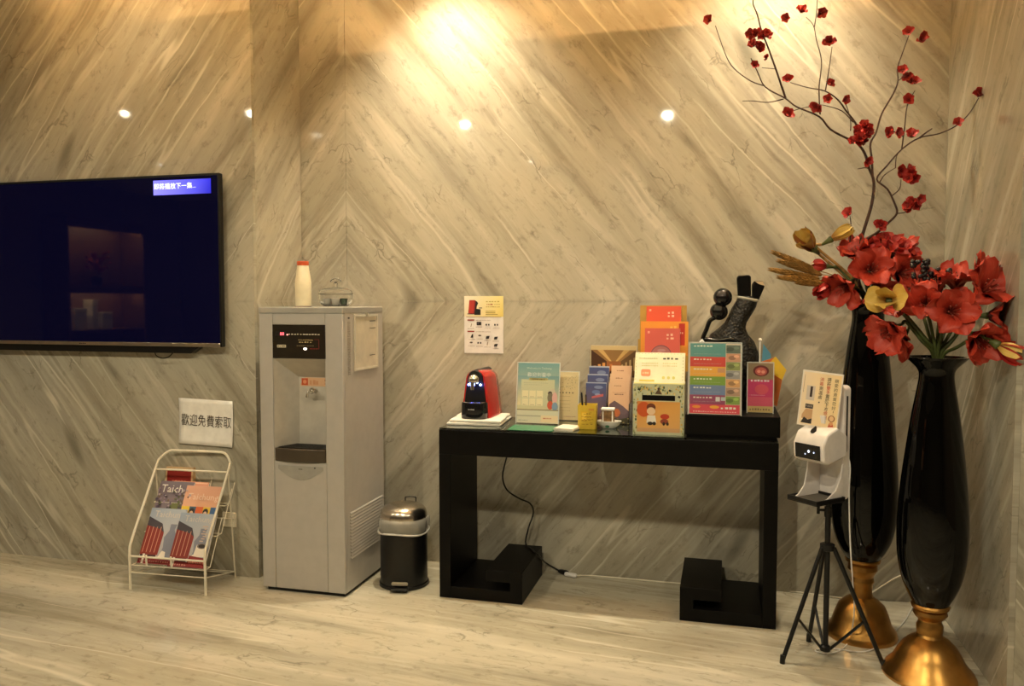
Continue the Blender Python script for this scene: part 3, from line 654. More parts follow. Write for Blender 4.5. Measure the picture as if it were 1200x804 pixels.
def acrylic(name, label, cat, px0, px1, py, z, w, h, tilt, paint, back=.0, group=None, rz=0, y=None, edge=True, mt=None, zoff=.0):
    """a clear stand: tilted pocket with a printed sheet and a fold-back foot"""
    a = at_z(px0, py, z) if y is None else at_y(px0, py, y)
    t = empty(name, (a.x, a.y, z), rz, label, cat, group)
    s_, c_ = math.sin(tilt), math.cos(tilt)
    def q(x, d, u): return (x, d*c_ + u*s_, u*c_ - d*s_ + zoff)
    m = MB()
    for d0, d1 in ((-.004, -.0025), (.002, .004)):
        m.add([q(0,d0,0), q(w,d0,0), q(w,d1,0), q(0,d1,0), q(0,d0,h), q(w,d0,h), q(w,d1,h), q(0,d1,h)], [(0,3,2,1),(4,5,6,7),(0,1,5,4),(1,2,6,5),(2,3,7,6),(3,0,4,7)])
    m.add([q(0,.004,h*.55), q(w,.004,h*.55), (w, h*.55*s_+.07, .002), (0, h*.55*s_+.07, .002), q(0,.006,h*.55), q(w,.006,h*.55), (w, h*.55*s_+.072, .002), (0, h*.55*s_+.072, .002)], [(0,1,2,3),(4,7,6,5),(0,4,5,1),(2,6,7,3)])
    so = m.build('stand', M_ACRYL, t)
    if edge:
        e_ = MB()
        for x0, x1 in ((-.001, .003), (w-.003, w+.001)): e_.add([q(x0,-.0045,0), q(x1,-.0045,0), q(x1,-.0045,h), q(x0,-.0045,h)], [(0,1,2,3)])
        e_.add([q(0,-.0045,h-.003), q(w,-.0045,h-.003), q(w,-.0045,h+.001), q(0,-.0045,h+.001)], [(0,1,2,3)])
        eo = e_.build('edge', mat('acrylic_edge', (.62, .64, .60), .2), so); eo['kind'] = 'stuff'
    sheet = bpy.data.objects.new('sheet', None)
    m = MB(); m.box(0.004, w-.004, -.0018, .0014, .004, h-.004)
    so2 = m.build('sheet', mt or M_PAPER, t); so2.matrix_basis = Matrix.Translation((0,0,zoff)) @ Matrix.Rotation(-tilt, 4, 'X')
    bpy.data.objects.remove(sheet)
    p = Print(-.002, .00002); paint(p, w, h); p.c = [tuple(min(.9, .01+k_*1.12) for k_ in c) for c in p.c]; p.build('printed_design', so2)
    return t
def teal(p, w, h):
    p.poly([(.004,.004),(w-.004,.004),(w-.004,h-.004),(.004,h-.004)], None, [S(236,214,160), S(226,206,160), S(120,168,170), S(112,164,168)])
    p.poly([(.004,.30*h),(w-.004,.30*h),(w-.004,.78*h),(.004,.78*h)], None, [S(232,214,168), S(214,206,166), S(120,164,166), S(126,166,168)])
    p.rect(.10*w, .88*w, .30*h, .72*h, S(202,202,168))
    p.text('Welcome to Taichung', .22*w, .80*w, .88*h, .92*h, S(206,222,206), keep=False)
    p.text('歡迎到臺中', .24*w, .78*w, .765*h, .835*h, S(238,240,224), keep=False)
    p.poly(rrect(.28*w, .72*w, .705*h, .745*h, .012), S(236,222,160)); p.scribble(.34*w, .66*w, .716*h, .014*h, S(140,120,70), 9, rnd)
    p.scribble(.16*w, .74*w, .66*h, .010*h, S(176,180,150), 16, rnd); p.scribble(.16*w, .60*w, .63*h, .010*h, S(176,180,150), 14, rnd)
    for cx in (.20,.37,.54):
        for cz in (.48,.35): p.rect((cx-.075)*w, (cx+.075)*w, (cz-.055)*h, (cz+.06)*h, S(232,222,184)); p.scribble((cx-.05)*w, (cx+.05)*w, (cz-.045)*h, .010*h, S(150,136,100), 4, rnd)
    p.ell(.83*w, .53*h, .07*w, .05*h, S(206,196,170)); p.ell(.78*w, .50*h, .05*w, .035*h, S(70,60,56)); p.ell(.79*w, .43*h, .07*w, .08*h, S(130,120,96)); p.ell(.89*w, .43*h, .06*w, .09*h, S(222,176,170)); p.ell(.79*w, .31*h, .07*w, .07*h, S(206,92,60)); p.ell(.90*w, .29*h, .07*w, .07*h, S(126,152,176))
    p.rect(.0*w+.004, w-.004, .22*h, .235*h, S(130,116,84)); p.rect(.004, w-.004, .004, .22*h, S(206,204,180)); p.rect(.004, w-.004, .12*h, .14*h, S(170,168,146))
    p.rect(.58*w, w-.004, .03*h, .14*h, S(224,206,168)); p.scribble(.64*w, .84*w, .085*h, .022*h, S(180,80,56), 5, rnd); p.scribble(.06*w, .28*w, .05*h, .014*h, S(140,150,130), 7, rnd)
acrylic('leaflet_stand', 'clear stand with a teal and cream poster with five white Chinese characters', 'stand', 604.5, 653, 496, TT, .212, .298, R(8), teal)
# green mat and card stack
t = empty('desk_mat', (-.965, -.474, TT), R(1), 'thin green plastic mat on the front edge of the table', 'mat')
MB().box(0, .215, 0, .15, 0, .003).build('sheet', mat('green_mat', (.030, .19, .085), .3), t, bevel=.001)
MB().tube([(.004,.004,.0032),(.211,.004,.0032),(.211,.146,.0032),(.004,.146,.0032)], .0012, 5, closed=True).build('stitched_edge', mat('green_edge', (.02,.13,.06), .4), t)
t = empty('card_pile', (-.752, -.437, TT+.0002), R(-9), 'short pile of cream cards beside the green mat', 'cards')
for k in range(4): MB().box(random.uniform(0,.004), .092+random.uniform(0,.004), random.uniform(0,.004), .125, k*.0032, k*.0032+.0030).build('card', mat('card_stock', (.78,.74,.62), .6), t)
def cream_leaf(p, w, h):
    p.rect(.004, w-.004, .004, h-.004, S(228,212,166))
    r2 = random.Random(2)
    for k in range(46): p.ell((.1+.8*r2.random())*w, (.62+.3*r2.random())*h, .012*w, .009*h, r2.choice([S(150,140,80), S(200,170,70), S(120,110,80), S(206,196,140)]), 6)
    for k in range(5): p.ell((.22+.13*k)*w, .565*h, .03*w, .014*h, S(96,84,60), 8)
    for z_ in (.49,.40,.33,.26,.20): p.scribble(.12*w, .66*w, z_*h, .010*h, S(176,160,110), 10, rnd)
    p.scribble(.4*w, .9*w, .08*h, .012*h, S(170,120,100), 6, rnd)
acrylic('leaflet_stand', 'clear stand with a cream leaflet dotted with small print, next to brochures', 'stand', 649, 680, 492.5, TT, .125, .245, R(7), cream_leaf)
# brochure holder with six brochures
a = at_z(684, 496, TT)
bhx, bhy = a.x, a.y
t = empty('brochure_holder', (bhx, bhy, TT), 0, 'dark stepped brochure holder backed by a hotel corridor photograph', 'holder')
hw = .222
M_SMOKE = mat('dark_acrylic', (.03, .024, .018), .15)
for k, (y, z1) in enumerate(((0, .05), (.045, .09), (.09, .13))): MB().box(0, hw, y, y+.003, 0, z1).build('pocket_front', M_ACRYL if k else M_ACRYL, t)
MB().box(0, hw, 0, .14, 0, .003).build('base', M_SMOKE, t); 
for x in (0, hw/2, hw-.003): MB().box(x-.0015 if x else 0, x+.0015, 0, .14, .003, .10).build('divider', M_SMOKE, t)
bd = MB().box(.010, .238, .140, .146, 0, .372).build('photo_board', M_PAPER, t)
def hall(p):
    x0, x1, z0, z1 = .013, .235, .215, .350
    p.rect(.010, .238, .2, .372, S(206,186,140)); p.rect(x0, x1, z0, z1, S(92,58,34))
    cx, cz = .125, .268; W_, H_ = x1-x0, z1-z0
    p.poly([(x0,z1),(x1,z1),(cx+.035,cz+.026),(cx-.035,cz+.026)], S(150,112,66)); p.poly([(x0+.03,z1),(x0+.06,z1),(cx-.01,cz+.026),(cx-.02,cz+.026)], S(206,170,110)); p.poly([(x1-.06,z1),(x1-.03,z1),(cx+.02,cz+.026),(cx+.01,cz+.026)], S(196,160,100))
    p.poly([(x0,z0),(x1,z0),(cx+.035,cz-.024),(cx-.035,cz-.024)], S(84,44,26)); p.poly([(x0,z0),(x0,z1),(cx-.035,cz+.026),(cx-.035,cz-.024)], S(70,42,24)); p.poly([(x1,z0),(x1,z1),(cx+.035,cz+.026),(cx+.035,cz-.024)], S(104,76,46))
    p.rect(cx-.035, cx+.035, cz-.024, cz+.026, S(150,92,48))
    for k in range(4): p.poly([(x1-.012-.02*k, z0+.035+.006*k), (x1-.004-.02*k, z0+.03+.006*k), (x1-.004-.02*k, z1-.035-.012*k), (x1-.012-.02*k, z1-.038-.012*k)], S(186,160,112))
    for k in range(3): p.rect(x0+.012+.022*k, x0+.026+.022*k, z0+.03+.006*k, z0+.055+.008*k, S(210,150,84))
    p.rect(cx-.02, cx-.006, cz-.02, cz+.012, S(196,120,60))
p = Print(.1396, .00002); hall(p); p.build('printed_photo', bd)
rnd = random.Random(21)
def night(p, w, h, lvl):
    p.poly([(0,0),(w,0),(w,h),(0,h)], None, [S(120,84,70), S(110,80,76), S(64,80,130), S(60,76,126)])
    p.rect(0, w, .975*h, h, S(170,178,200)); p.ell(.62*w, .88*h, .22*w, .04*h, S(120,132,170)); p.ell(.5*w, .76*h, .2*w, .05*h, S(100,116,164)); p.ell(.58*w, .70*h, .14*w, .03*h, S(140,146,180))
    p.poly([(.30*w,.60*h),(.86*w,.66*h),(.86*w,.72*h),(.30*w,.65*h)], S(190,96,100))
    r2 = random.Random(4)
    for k in range(60): p.rect(*(lambda x, z: (x, x+.035*w, z, z+.03*h))(r2.random()*.92*w, r2.random()*.42*h), r2.choice([S(196,130,84), S(110,70,56), S(160,110,90), S(84,66,76), S(220,170,110)]))
def pinkb(p, w, h, lvl):
    p.poly([(0,0),(w,0),(w,h),(0,h)], None, [S(216,176,144), S(212,170,140), S(222,186,156), S(224,190,156)])
    p.scribble(.28*w, .62*w, .90*h, .022*h, S(150,100,80), 4, rnd); p.scribble(.2*w, .85*w, .74*h, .012*h, S(170,120,96), 9, rnd); p.scribble(.3*w, .75*w, .69*h, .03*h, S(110,70,60), 5, rnd)
    p.poly([(.0,.0),(w,.0),(w,.30*h),(.72*w,.42*h),(.30*w,.55*h),(.04*w,.46*h)], S(112,92,102)); p.ell(.42*w, .26*h, .16*w, .10*h, S(196,110,66)); p.poly([(0,0),(w,0),(w,.16*h),(.5*w,.10*h),(0,.14*h)], S(84,80,56))
    for k in range(14): p.ell(rnd.random()*w, rnd.random()*.14*h, .05*w, .014*h, rnd.choice([S(150,140,70), S(60,64,40), S(186,170,110)]), 7)
for k in range(3):
    for col_, (nm, fn, x0) in enumerate((('blue night-scene', night, .006), ('pink sunset', pinkb, hw/2+.006))):
        where = ('front', 'middle', 'rear')[k]
        q = empty('brochure', (bhx+x0, bhy+.006+.045*k, TT+.0032), 0, f'{nm} brochure in the {where} pocket of the stepped holder', 'brochure')
        q.rotation_euler = (-R(6), 0, 0)
        hh = (.196, .232, .268)[k] - (0 if col_ == 0 else -.004)
        MB().box(0, hw/2-.011, .001, .007, 0, hh).build('pages', M_PAPER, q)
        p = Print(.0004, .00002); fn(p, hw/2-.011, hh, k); p.build('cover_print', q)
# pencil pot
a = at_z(677, 503, TT); w = .083
t = empty('pencil_pot', (a.x, a.y, TT), R(3), 'yellow patterned pencil pot with dark pens on the table', 'pot')
def sq(s_, z): return [(w/2+(x-w/2)*s_, w/2+(y-w/2)*s_, z) for x, y in rrect(0, w, 0, w, .008, 3)]
MB().loft([sq(.96, 0), sq(1, .003), sq(1.03, .112), sq(.97, .112), sq(.93, .006), sq(.2, .005)], caps=False).build('body', mat('yellow_card', (.72, .50, .045), .45), t, smooth=40)
p = Print(-.0016, .00003); rnd = random.Random(8)
p.rect(.20*w, .50*w, .040, .082, S(226,180,40)); p.rect(.23*w, .47*w, .044, .078, S(240,206,80)); p.line(.2*w, .04, .5*w, .04, .002, S(150,110,30))
for k in range(9): p.scribble(rnd.uniform(.08,.7)*w, rnd.uniform(.75,.95)*w, rnd.uniform(.012,.10), .003, S(170,126,40), 3, rnd)
p.rect(.60*w, .9*w, .088, .098, S(206,150,60)); p.build('printed_design', t)
for x, y, dx, dy, h_, c in ((.02,.05,-.012,.008,.150,'dark'), (.035,.03,-.006,.02,.142,'brown')):
    q = empty('pen', (a.x+x, a.y+y, TT+.006), 0, f'{c} pen standing in the yellow pencil pot', 'pen')
    MB().tube([(0,0,0),(dx,dy,h_)], .0042, 8).build('barrel', M_BLACKPL if c == 'dark' else mat('brown_pen', (.06,.03,.015), .4), q, smooth=50)
    MB().tube([(dx,dy,h_),(dx*1.06,dy*1.06,h_*1.06)], [.0042,.003], 8).build('cap', M_BLACKPL, q, smooth=50)
# dish with little chest
a = at_z(713, 501.5, TT)
t = empty('oval_dish', (a.x, a.y, TT), 0, 'small white oval dish holding a brown keepsake box', 'dish')
MB().loft([[(rx*math.cos(b_), rx*.62*math.sin(b_), z) for b_ in [2*math.pi*j/32 for j in range(32)]] for rx, z in ((.030,0),(.034,.002),(.052,.018),(.062,.034),(.060,.035),(.050,.021),(.030,.007),(.001,.007))], caps=False).build('bowl', mat('white_glaze', (.78,.76,.70), .2), t, smooth=50)
p = Print(-.0375); p.ell(0, .012, .010, .006, S(40,90,64)); p.build('printed_mark', t)
t = empty('keepsake_box', (a.x-.030, a.y-.022, TT+.0262), R(3), 'tiny brown box with white top sitting in the white dish', 'box')
MB().box(0, .058, 0, .045, 0, .058).build('body', mat('brown_wood', (.22,.12,.045), .5, var=.35, scale=60), t, bevel=.002)
MB().box(-.002, .060, -.002, .047, .058, .068).build('lid', M_PAPER, t, bevel=.002)
MB().box(.004, .010, -.002, 0, .004, .054).build('corner_strip', M_PAPER, t); MB().box(.048, .054, -.002, 0, .004, .054).build('corner_strip', M_PAPER, t)
# tall golden brochure stand behind the suggestion box
M_AMBER = mat('amber_board', (.48, .27, .045), .4)
a = at_y(748, 480, -.13)
gx = a.x
t = empty('brochure_stand', (gx, -.17, TT), 0, 'tall amber tiered stand of red brochures behind the suggestion box', 'stand')
gw = at_y(803, 480, -.13).x - gx
MB().box(0, gw, 0, .11, 0, .004).build('base', M_AMBER, t)
def slope(x0, x1, y, z0, z1, l, th=.003): 
    s_ = math.tan(l); m = MB(); m.add([(x0,y+z0*s_,z0),(x1,y+z0*s_,z0),(x1,y+z1*s_,z1),(x0,y+z1*s_,z1),(x0,y+z0*s_+th,z0),(x1,y+z0*s_+th,z0),(x1,y+z1*s_+th,z1),(x0,y+z1*s_+th,z1)], [(0,1,2,3),(7,6,5,4),(0,4,5,1),(1,5,6,2),(2,6,7,3),(3,7,4,0)]); return m
slope(.0, gw, .050, .004, .572, R(4)).build('back_board', M_AMBER, t)
slope(-.006, gw+.006, .030, .35, .41, R(4)).build('tier_front', M_AMBER, t)
slope(-.012, gw+.012, .008, .26, .335, R(4)).build('tier_front', M_AMBER, t)
slope(-.0, gw, .0, .004, .26, R(4)).build('tier_front', M_AMBER, t)
rnd = random.Random(31)
def redb(base, stripe, circ):
    def fn(p, w, h):
        p.rect(0, w, 0, h, base)
        if stripe: p.rect(.80*w, .93*w, .42*h, .95*h, S(196,50,34)); p.scribble(.83*w, .90*w, .7*h, .05*h, S(236,190,160), 2, rnd); p.scribble(.62*w, .78*w, .80*h, .09*h, S(240,190,90), 2, rnd)
        if not stripe:
            for q in (.74, .82): p.scribble(.62*w, .84*w, q*h, .055*h, S(244,196,170), 2, rnd)
            p.rect(.08*w, .14*w, .88*h, .93*h, S(240,170,150))
        if circ: p.ell(.47*w, .36*h, .30*w, .30*w, S(120,70,84), 24); p.ell(.47*w, .35*h, .285*w, .285*w, S(176,112,110), 24); p.ell(.42*w, .40*h, .09*w, .06*w, S(206,150,140)); p.ell(.55*w, .36*h, .07*w, .05*w, S(196,130,130)); p.ell(.48*w, .48*h, .12*w, .04*w, S(190,140,140))
    return fn
for nm, x0, wd_, y, z0, h_, fn in (('plain scarlet brochure in the top tier of the amber stand', .032, .165, .046, .37, .198, redb(S(226,86,54), False, False)),
                                  ('orange folder with red stripe in the middle of the amber stand', .008, .224, .030, .30, .196, redb(S(232,150,52), True, False)),
                                  ('coral brochure with round picture in front of the orange folder', .030, .165, .006, .262, .202, redb(S(214,96,84), False, True))):
    q = empty('brochure', (gx+x0, -.17+y+z0*math.tan(R(4))-.0115, TT+z0), 0, nm, 'brochure'); q.rotation_euler = (-R(4), 0, 0)
    MB().box(0, wd_, .0005, .006, 0, h_).build('pages', M_PAPER, q); p = Print(.0, .00003); fn(p, wd_, h_); p.build('cover_print', q)
# suggestion box
a = at_z(741.5, 508.5, TT); sbw = .224; sbh = .225; sbd = .15
t = empty('suggestion_box', (a.x, a.y, TT), R(1), 'flower-patterned card suggestion box with slot and orange picture', 'box')
M_SB = mat('pale_green_card', (.55, .58, .40), .55)
b_ = MB(); zs0, zs1 = .152, .176
b_.box(0, sbw, .004, sbd, 0, sbh)
b_.build('body', M_SB, t)
fr = MB(); fr.box(0, sbw, 0, .004, 0, zs0); fr.box(0, sbw, 0, .004, zs1, sbh); fr.box(0, .040, 0, .004, zs0, zs1); fr.box(sbw-.040, sbw, 0, .004, zs0, zs1)
fr.build('front_panel', M_SB, t)
MB().box(.040, sbw-.040, .0030, .0039, zs0, zs1).build('slot', M_BLACK, t)
rnd = random.Random(12); p = Print(-.0004, .000006)
for k in range(420):
    x, z = rnd.uniform(.003, sbw-.003), rnd.uniform(.004, sbh-.004)
    if .036 < x < sbw-.036 and zs0-.004 < z < zs1+.004: continue
    if .018 < x < sbw-.018 and z < .152: continue
    p.ell(x, z, rnd.uniform(.002,.0045), rnd.uniform(.0025,.008), rnd.choice([S(112,126,78), S(206,198,140), S(80,96,60), S(226,214,150), S(150,160,110), S(214,180,90)]), 6)
for x, z in ((.025,.20),(.16,.197),(.20,.17),(.02,.14)): p.poly([(x-.006,z),(x+.004,z-.006),(x+.008,z+.002),(x,z+.007)], S(50,52,40))
p.poly([(.095,.182),(.128,.180),(.113,.206)], S(90,70,50)); p.ell(.113, .205, .006, .006, S(70,50,40))
p.poly([(.018,.012),(sbw-.018,.012),(sbw-.018,.148),(.018,.148)], None, [S(226,176,104), S(228,180,110), S(222,164,84), S(216,140,70)])
p.ell(.048, .112, .030, .034, S(206,92,44)); p.ell(.080, .122, .020, .018, S(110,54,36)); p.ell(.080, .105, .019, .017, S(236,206,170)); p.poly([(.064,.086),(.098,.086),(.104,.052),(.060,.052)], S(236,232,220)); p.ell(.076, .050, .012, .008, S(44,36,34)); p.ell(.094, .050, .008, .008, S(44,36,34))
p.ell(.140, .082, .020, .012, S(190,64,40)); p.ell(.138, .060, .018, .012, S(150,70,50)); p.ell(.136, .050, .006, .008, S(60,40,34)); p.ell(.152, .050, .006, .008, S(60,40,34)); p.rect(.018, sbw-.018, .012, .030, S(212,168,120))
p.build('printed_design', t)
cw_, chh = .224, .150
hd = bpy.data.objects.new('header_card', None)
m = MB().box(0, cw_-.004, 0, .003, 0, chh); ho = m.build('header_card', mat('ivory_card', (.74, .72, .50), .5), t); bpy.data.objects.remove(hd)
ho.matrix_basis = Matrix.Translation((.004, .004, sbh+.001)) @ Matrix.Rotation(-R(26), 4, 'X') @ Matrix.Shear('XZ', 4, (0, 0)) 
p = Print(-.0003, .00002); w, h = cw_-.004, chh
for k in range(14): p.rect((.06+.065*k)*w, (.085+.065*k)*w, .955*h, .965*h, S(150,150,90))
for k in range(8): p.rect(.955*w, .965*w, (.12+.1*k)*h, (.16+.1*k)*h, S(150,150,90)); p.rect(.02*w, .03*w, (.12+.1*k)*h, (.16+.1*k)*h, S(176,170,110))
p.scribble(.56*w, .88*w, .78*h, .07*h, S(70,66,44), 4, rnd); p.scribble(.08*w, .46*w, .80*h, .025*h, S(180,176,110), 9, rnd)
for z_ in (.64,.56): p.scribble(.14*w, .48*w, z_*h, .03*h, S(190,180,110), 9, rnd); p.scribble(.56*w, .86*w, z_*h, .03*h, S(196,186,120), 7, rnd)
p.poly(rrect(.13*w, .32*w, .24*h, .46*h, .008), S(222,140,96)); p.scribble(.16*w, .29*w, .31*h, .07*h, S(236,190,150), 3, rnd)
for k in range(3): p.ell((.58+.10*k)*w, .20*h, .03*w, .05*h, S(206,200,110))
p.rect(.10*w, .40*w, .07*h, .13*h, S(214,196,90)); p.rect(.0, w, 0, .03*h, S(214,210,130)); p.build('printed_design', ho)

# black riser with the sculpture, striped poster and leaflets
RZ = TT + .100
RXa = at_z(803, 512, TT).x
t = empty('display_riser', (RXa, -.462, TT), 0, 'low black display riser on the console table under the sculpture', 'riser')
MB().box(0, .228-RXa+.006, 0, .36, .012, .1).build('body', M_BLACK, t, bevel=.002); MB().box(.004, .228-RXa-.006, .006, .352, 0, .012).build('plinth', M_BLACK, t)
rnd = random.Random(44)
def stripes(p, w, h):
    e = .005; cs = [S(214,76,92), S(150,74,106), S(112,134,172), S(126,160,66), S(228,172,72), S(206,74,62), S(96,156,152)]
    p.rect(e, w-e, e, h-e, S(206,196,176))
    z = [.0,.145,.275,.41,.53,.665,.80,.985]
    for k in range(7):
        x1 = (.97 if k == 0 else .70)*w
        p.rect(.03*w, x1, max(.02, z[k])*h, z[k+1]*h, cs[k])
        if k: p.scribble(.10*w, .46*w, (z[k+1]-.045)*h, .020*h, S(240,234,214), 6, rnd); p.scribble(.10*w, .62*w, (z[k]+.035)*h, .010*h, tuple(.6*c+.2 for c in cs[k]), 16, rnd)
    p.scribble(.10*w, .92*w, .04*h, .014*h, S(244,190,190), 18, rnd); p.scribble(.62*w, .93*w, .085*h, .03*h, S(248,230,220), 4, rnd); p.ell(.16*w, .11*h, .08*w, .020*h, S(236,150,60)); p.ell(.50*w, .11*h, .09*w, .022*h, S(236,170,60))
    ph = [S(130,160,80), S(170,140,120), S(206,160,110), S(150,150,150), S(140,150,90), S(200,150,120), S(96,110,96), S(110,120,140)]
    for k in range(7): p.rect(.71*w, .97*w, (.15+.117*k)*h, (.262+.117*k)*h, ph[k]); p.ell((.78+.02*(k%3))*w, (.205+.117*k)*h, .07*w, .03*h, tuple(c*.55 for c in ph[k])); p.ell(.90*w, (.225+.117*k)*h, .05*w, .02*h, tuple(min(1, c*1.5) for c in ph[k]))
    p.rect(.55*w, .69*w, .585*h, .645*h, S(200,150,110)); p.rect(.52*w, .60*w, .19*h, .25*h, S(206,206,206)); p.rect(.62*w, .70*w, .20*h, .25*h, S(180,190,190))
acrylic('leaflet_stand', 'clear stand with a rainbow-striped poster in front of the black sculpture', 'stand', 806, 866, 485.5, RZ, .224, .315, R(7), stripes)
def pinkp(p, w, h):
    p.rect(.003, w-.003, .02*h, .98*h, S(206,64,116)); p.rect(.003, w-.003, .66*h, .98*h, S(150,130,100)); p.ell(.52*w, .83*h, .30*w, .11*h, S(110,40,40)); p.ell(.52*w, .82*h, .22*w, .08*h, S(200,100,90)); p.ell(.44*w, .82*h, .07*w, .03*h, S(236,160,140)); p.ell(.60*w, .81*h, .07*w, .03*h, S(236,160,140))
    p.scribble(.14*w, .88*w, .62*h, .04*h, S(246,220,226), 6, rnd); p.ell(.55*w, .47*h, .26*w, .10*h, S(216,90,110)); p.scribble(.1*w, .7*w, .35*h, .012*h, S(240,180,190), 12, rnd); p.rect(.003, w-.003, .14*h, .32*h, S(214,92,120)); p.rect(.003, w-.003, .02*h, .14*h, S(206,184,120)); p.scribble(.1*w, .9*w, .06*h, .04*h, S(140,110,80), 8, rnd)
acrylic('leaflet_stand', 'small clear stand of hot pink leaflets at the end of the riser', 'stand', 875, 906, 484, RZ, .112, .225, R(3), pinkp)
a = at_y(890, 478, -.235)
t = empty('folded_leaflet', (a.x, -.235, RZ), 0, 'blue yellow and orange folded leaflet sticking up behind the pink ones', 'leaflet')
cs = ((S(86,150,180), [(.0,.10),(.012,.30),(.045,.255),(.05,.16)]), (S(214,120,60), [(.0,.05),(.005,.22),(.06,.24),(.10,.17),(.075,.02)]), (S(236,196,60), [(.02,.19),(.065,.245),(.112,.185),(.095,.14)]))
for k, (c, pts) in enumerate(cs):
    MB().prism(pts, -.002-.006*k, .001-.006*k).build('leaf', mat('leaflet_colour', c, .4), t)
p = Print(-.0145, .00003)
for k in range(14): p.ell(.012+.06*rnd.random(), .06+.13*rnd.random(), .007, .005, rnd.choice([S(176,70,44), S(120,50,40), S(236,190,90), S(96,130,150)]), 8)
p.build('printed_design', t)
MB().box(-.005, .001, -.004, .002, 0, .315).build('stick', M_PAPER, t); MB().ball((-.002, -.001, .318), .008, 10, 8).build('stick_tip', M_PAPER, t, smooth=60)
MB().box(-.01, .08, -.012, .03, 0, .006).build('base', M_ACRYL, t)
# sculpture
SY = -.22
M_SCU = mat('black_polished_stone', (.006, .006, .006), .14)
M_SCT = NT('hammered_bronze')
_oc = M_SCT.n('ShaderNodeTexCoord').outputs['Object']; _v = M_SCT.n('ShaderNodeTexVoronoi', {'Vector': _oc, 'Scale': 95.0}).outputs['Distance']
M_SCT.put(M_SCT.b.inputs['Base Color'], M_SCT.mix(M_SCT.ramp(_v, .2, .7), (.022,.018,.011), (.004,.0035,.003))); M_SCT.b.inputs['Roughness'].default_value = .38
M_SCT.put(M_SCT.b.inputs['Normal'], M_SCT.n('ShaderNodeBump', {'Strength': .9, 'Distance': .004, 'Height': _v}).outputs[0]); M_SCT = M_SCT.m
a = at_y(858, 480, SY)
t = empty('sculpture', (a.x, SY, RZ), 0, 'black abstract figure sculpture with two polished balls and textured body', 'sculpture')
def sp_(px, py): q = at_y(px, py, SY); return (q.x - a.x, q.z - RZ)
rings = []
for py, x0, x1, dp_ in ((347,865,885,.022),(352,863,888,.030),(360,858,886,.034),(370,853,880,.036),(378,849,875,.040),(385,841,874,.044),(392,832,877,.048),(400,829,884,.054),(412,829,889,.058),(428,831,891,.060),(445,836,891,.058),(465,842,887,.052),(484,846,882,.046)):
    l, zz = sp_(x0, py); r_, _ = sp_(x1, py); zz = max(zz, 0.0) if py < 480 else 0.0
    rings.append([((l+r_)/2 + (r_-l)/2*math.cos(b_), dp_*math.sin(b_), zz) for b_ in [2*math.pi*j/28 for j in range(28)]])
MB().loft(rings).build('body', M_SCT, t, smooth=60)
def lobe(pts, d, name, mt=M_SCU):
    P = [sp_(*q) for q in pts]; return MB().prism(P, -d, d).build(name, mt, t, bevel=.006, seg=3)
lobe([(864.5,348),(880,349),(880,324),(877,322),(865,323),(863,326)], .022, 'upper_limb')
lb_ = lobe([(881,350),(889,352),(896,336),(894.5,330),(884,329),(881,333)], .020, 'upper_limb')
P = [sp_(*q) for q in ((884,329.5),(894,330.5),(896,335),(889,333))]; MB().prism(P, -.021, -.012).build('cut_face', mat('pale_cut', (.55,.42,.26), .5), lb_)
lobe([(864,346.5),(889,351),(888,354.5),(863,350)], .030, 'cuff', mat('grey_cuff', (.30,.28,.22), .4))
for px, py, rr in ((847,348.5,.042), (842.5,365,.040)):
    x, z = sp_(px, py); MB().ball((x, -.03, z), rr, 24, 16).build('polished_ball', M_SCU, t, smooth=60)
A_ = [sp_(*q) for q in ((838,372),(832,376),(828,386),(824,396),(826,402))]
MB().tube(catmull([(x, -.04, z) for x, z in A_], 4), [.010]*17, 10).build('arm', M_SCU, t, smooth=60)
A_ = [sp_(*q) for q in ((826,397),(840,399),(856,397),(866,402))]
MB().tube(catmull([(x, -.055, z) for x, z in A_], 4), .011, 10).build('arm', M_SCU, t, smooth=60)
x, z = sp_(823, 401); MB().tube([(x-.008,-.05,z),(x,-.05,z+.012),(x+.008,-.05,z)], .006, 8).build('ribbon_knot', M_PAPER, t, smooth=60)

# ------------------------------------------------------------------ cords on the floor
def on(px, py, y): return at_y(px, py, y)
pts = [(at_y(594,535,-.05)), at_y(589,558,-.04), at_y(594,574,-.04), at_y(608,584,-.04), at_y(621,590,-.04), at_y(625,601,-.05), at_y(619,620,-.07), at_z(616,637,.157), at_z(624,644.5,.156), at_z(631,651,.148), at_z(640,660,.05), at_z(655,668.5,.012)]
t = empty('power_cord', pts[0], 0, 'black power cord hanging behind the table to a floor plug', 'cord')
MB().tube(catmull(pts, 5), .0042, 8).build('cable', M_BLACKPL, t, smooth=60, world=True)
q0 = at_z(655,669,.012); q1 = at_z(666,672,.012)
MB().tube([q0, q0.lerp(q1,.3), q0.lerp(q1,.8), q1], [.008,.013,.014,.010], 8).build('plug', M_BLACKPL, t, smooth=60, world=True)
e0 = at_z(662,672.5,.012); e1 = at_z(676,675,.012)
fp = [e1] + [at_z(*q, .0045) for q in ((690,674.5),(720,677),(760,680.5),(800,684),(860,688),(905,691),(940,694.5),(975,699.5),(1002,702.5))] + [at_y(1017,697,-.03), at_y(1032,688,-.012), at_y(1048,678,-.012), at_y(1062,672,-.012)]
t = empty('extension_cord', e0, 0, 'cream extension cord with white socket end along the wall base', 'cord')
MB().tube(catmull(fp, 4), .0035, 8).build('cable', M_CREAM, t, smooth=60, world=True)
MB().tube([e0, e0.lerp(e1,.12), e0.lerp(e1,.6), e0.lerp(e1,.9), e1], [.008,.0118,.0118,.0118,.007], 10).build('socket_end', M_WHITE, t, smooth=60, world=True)

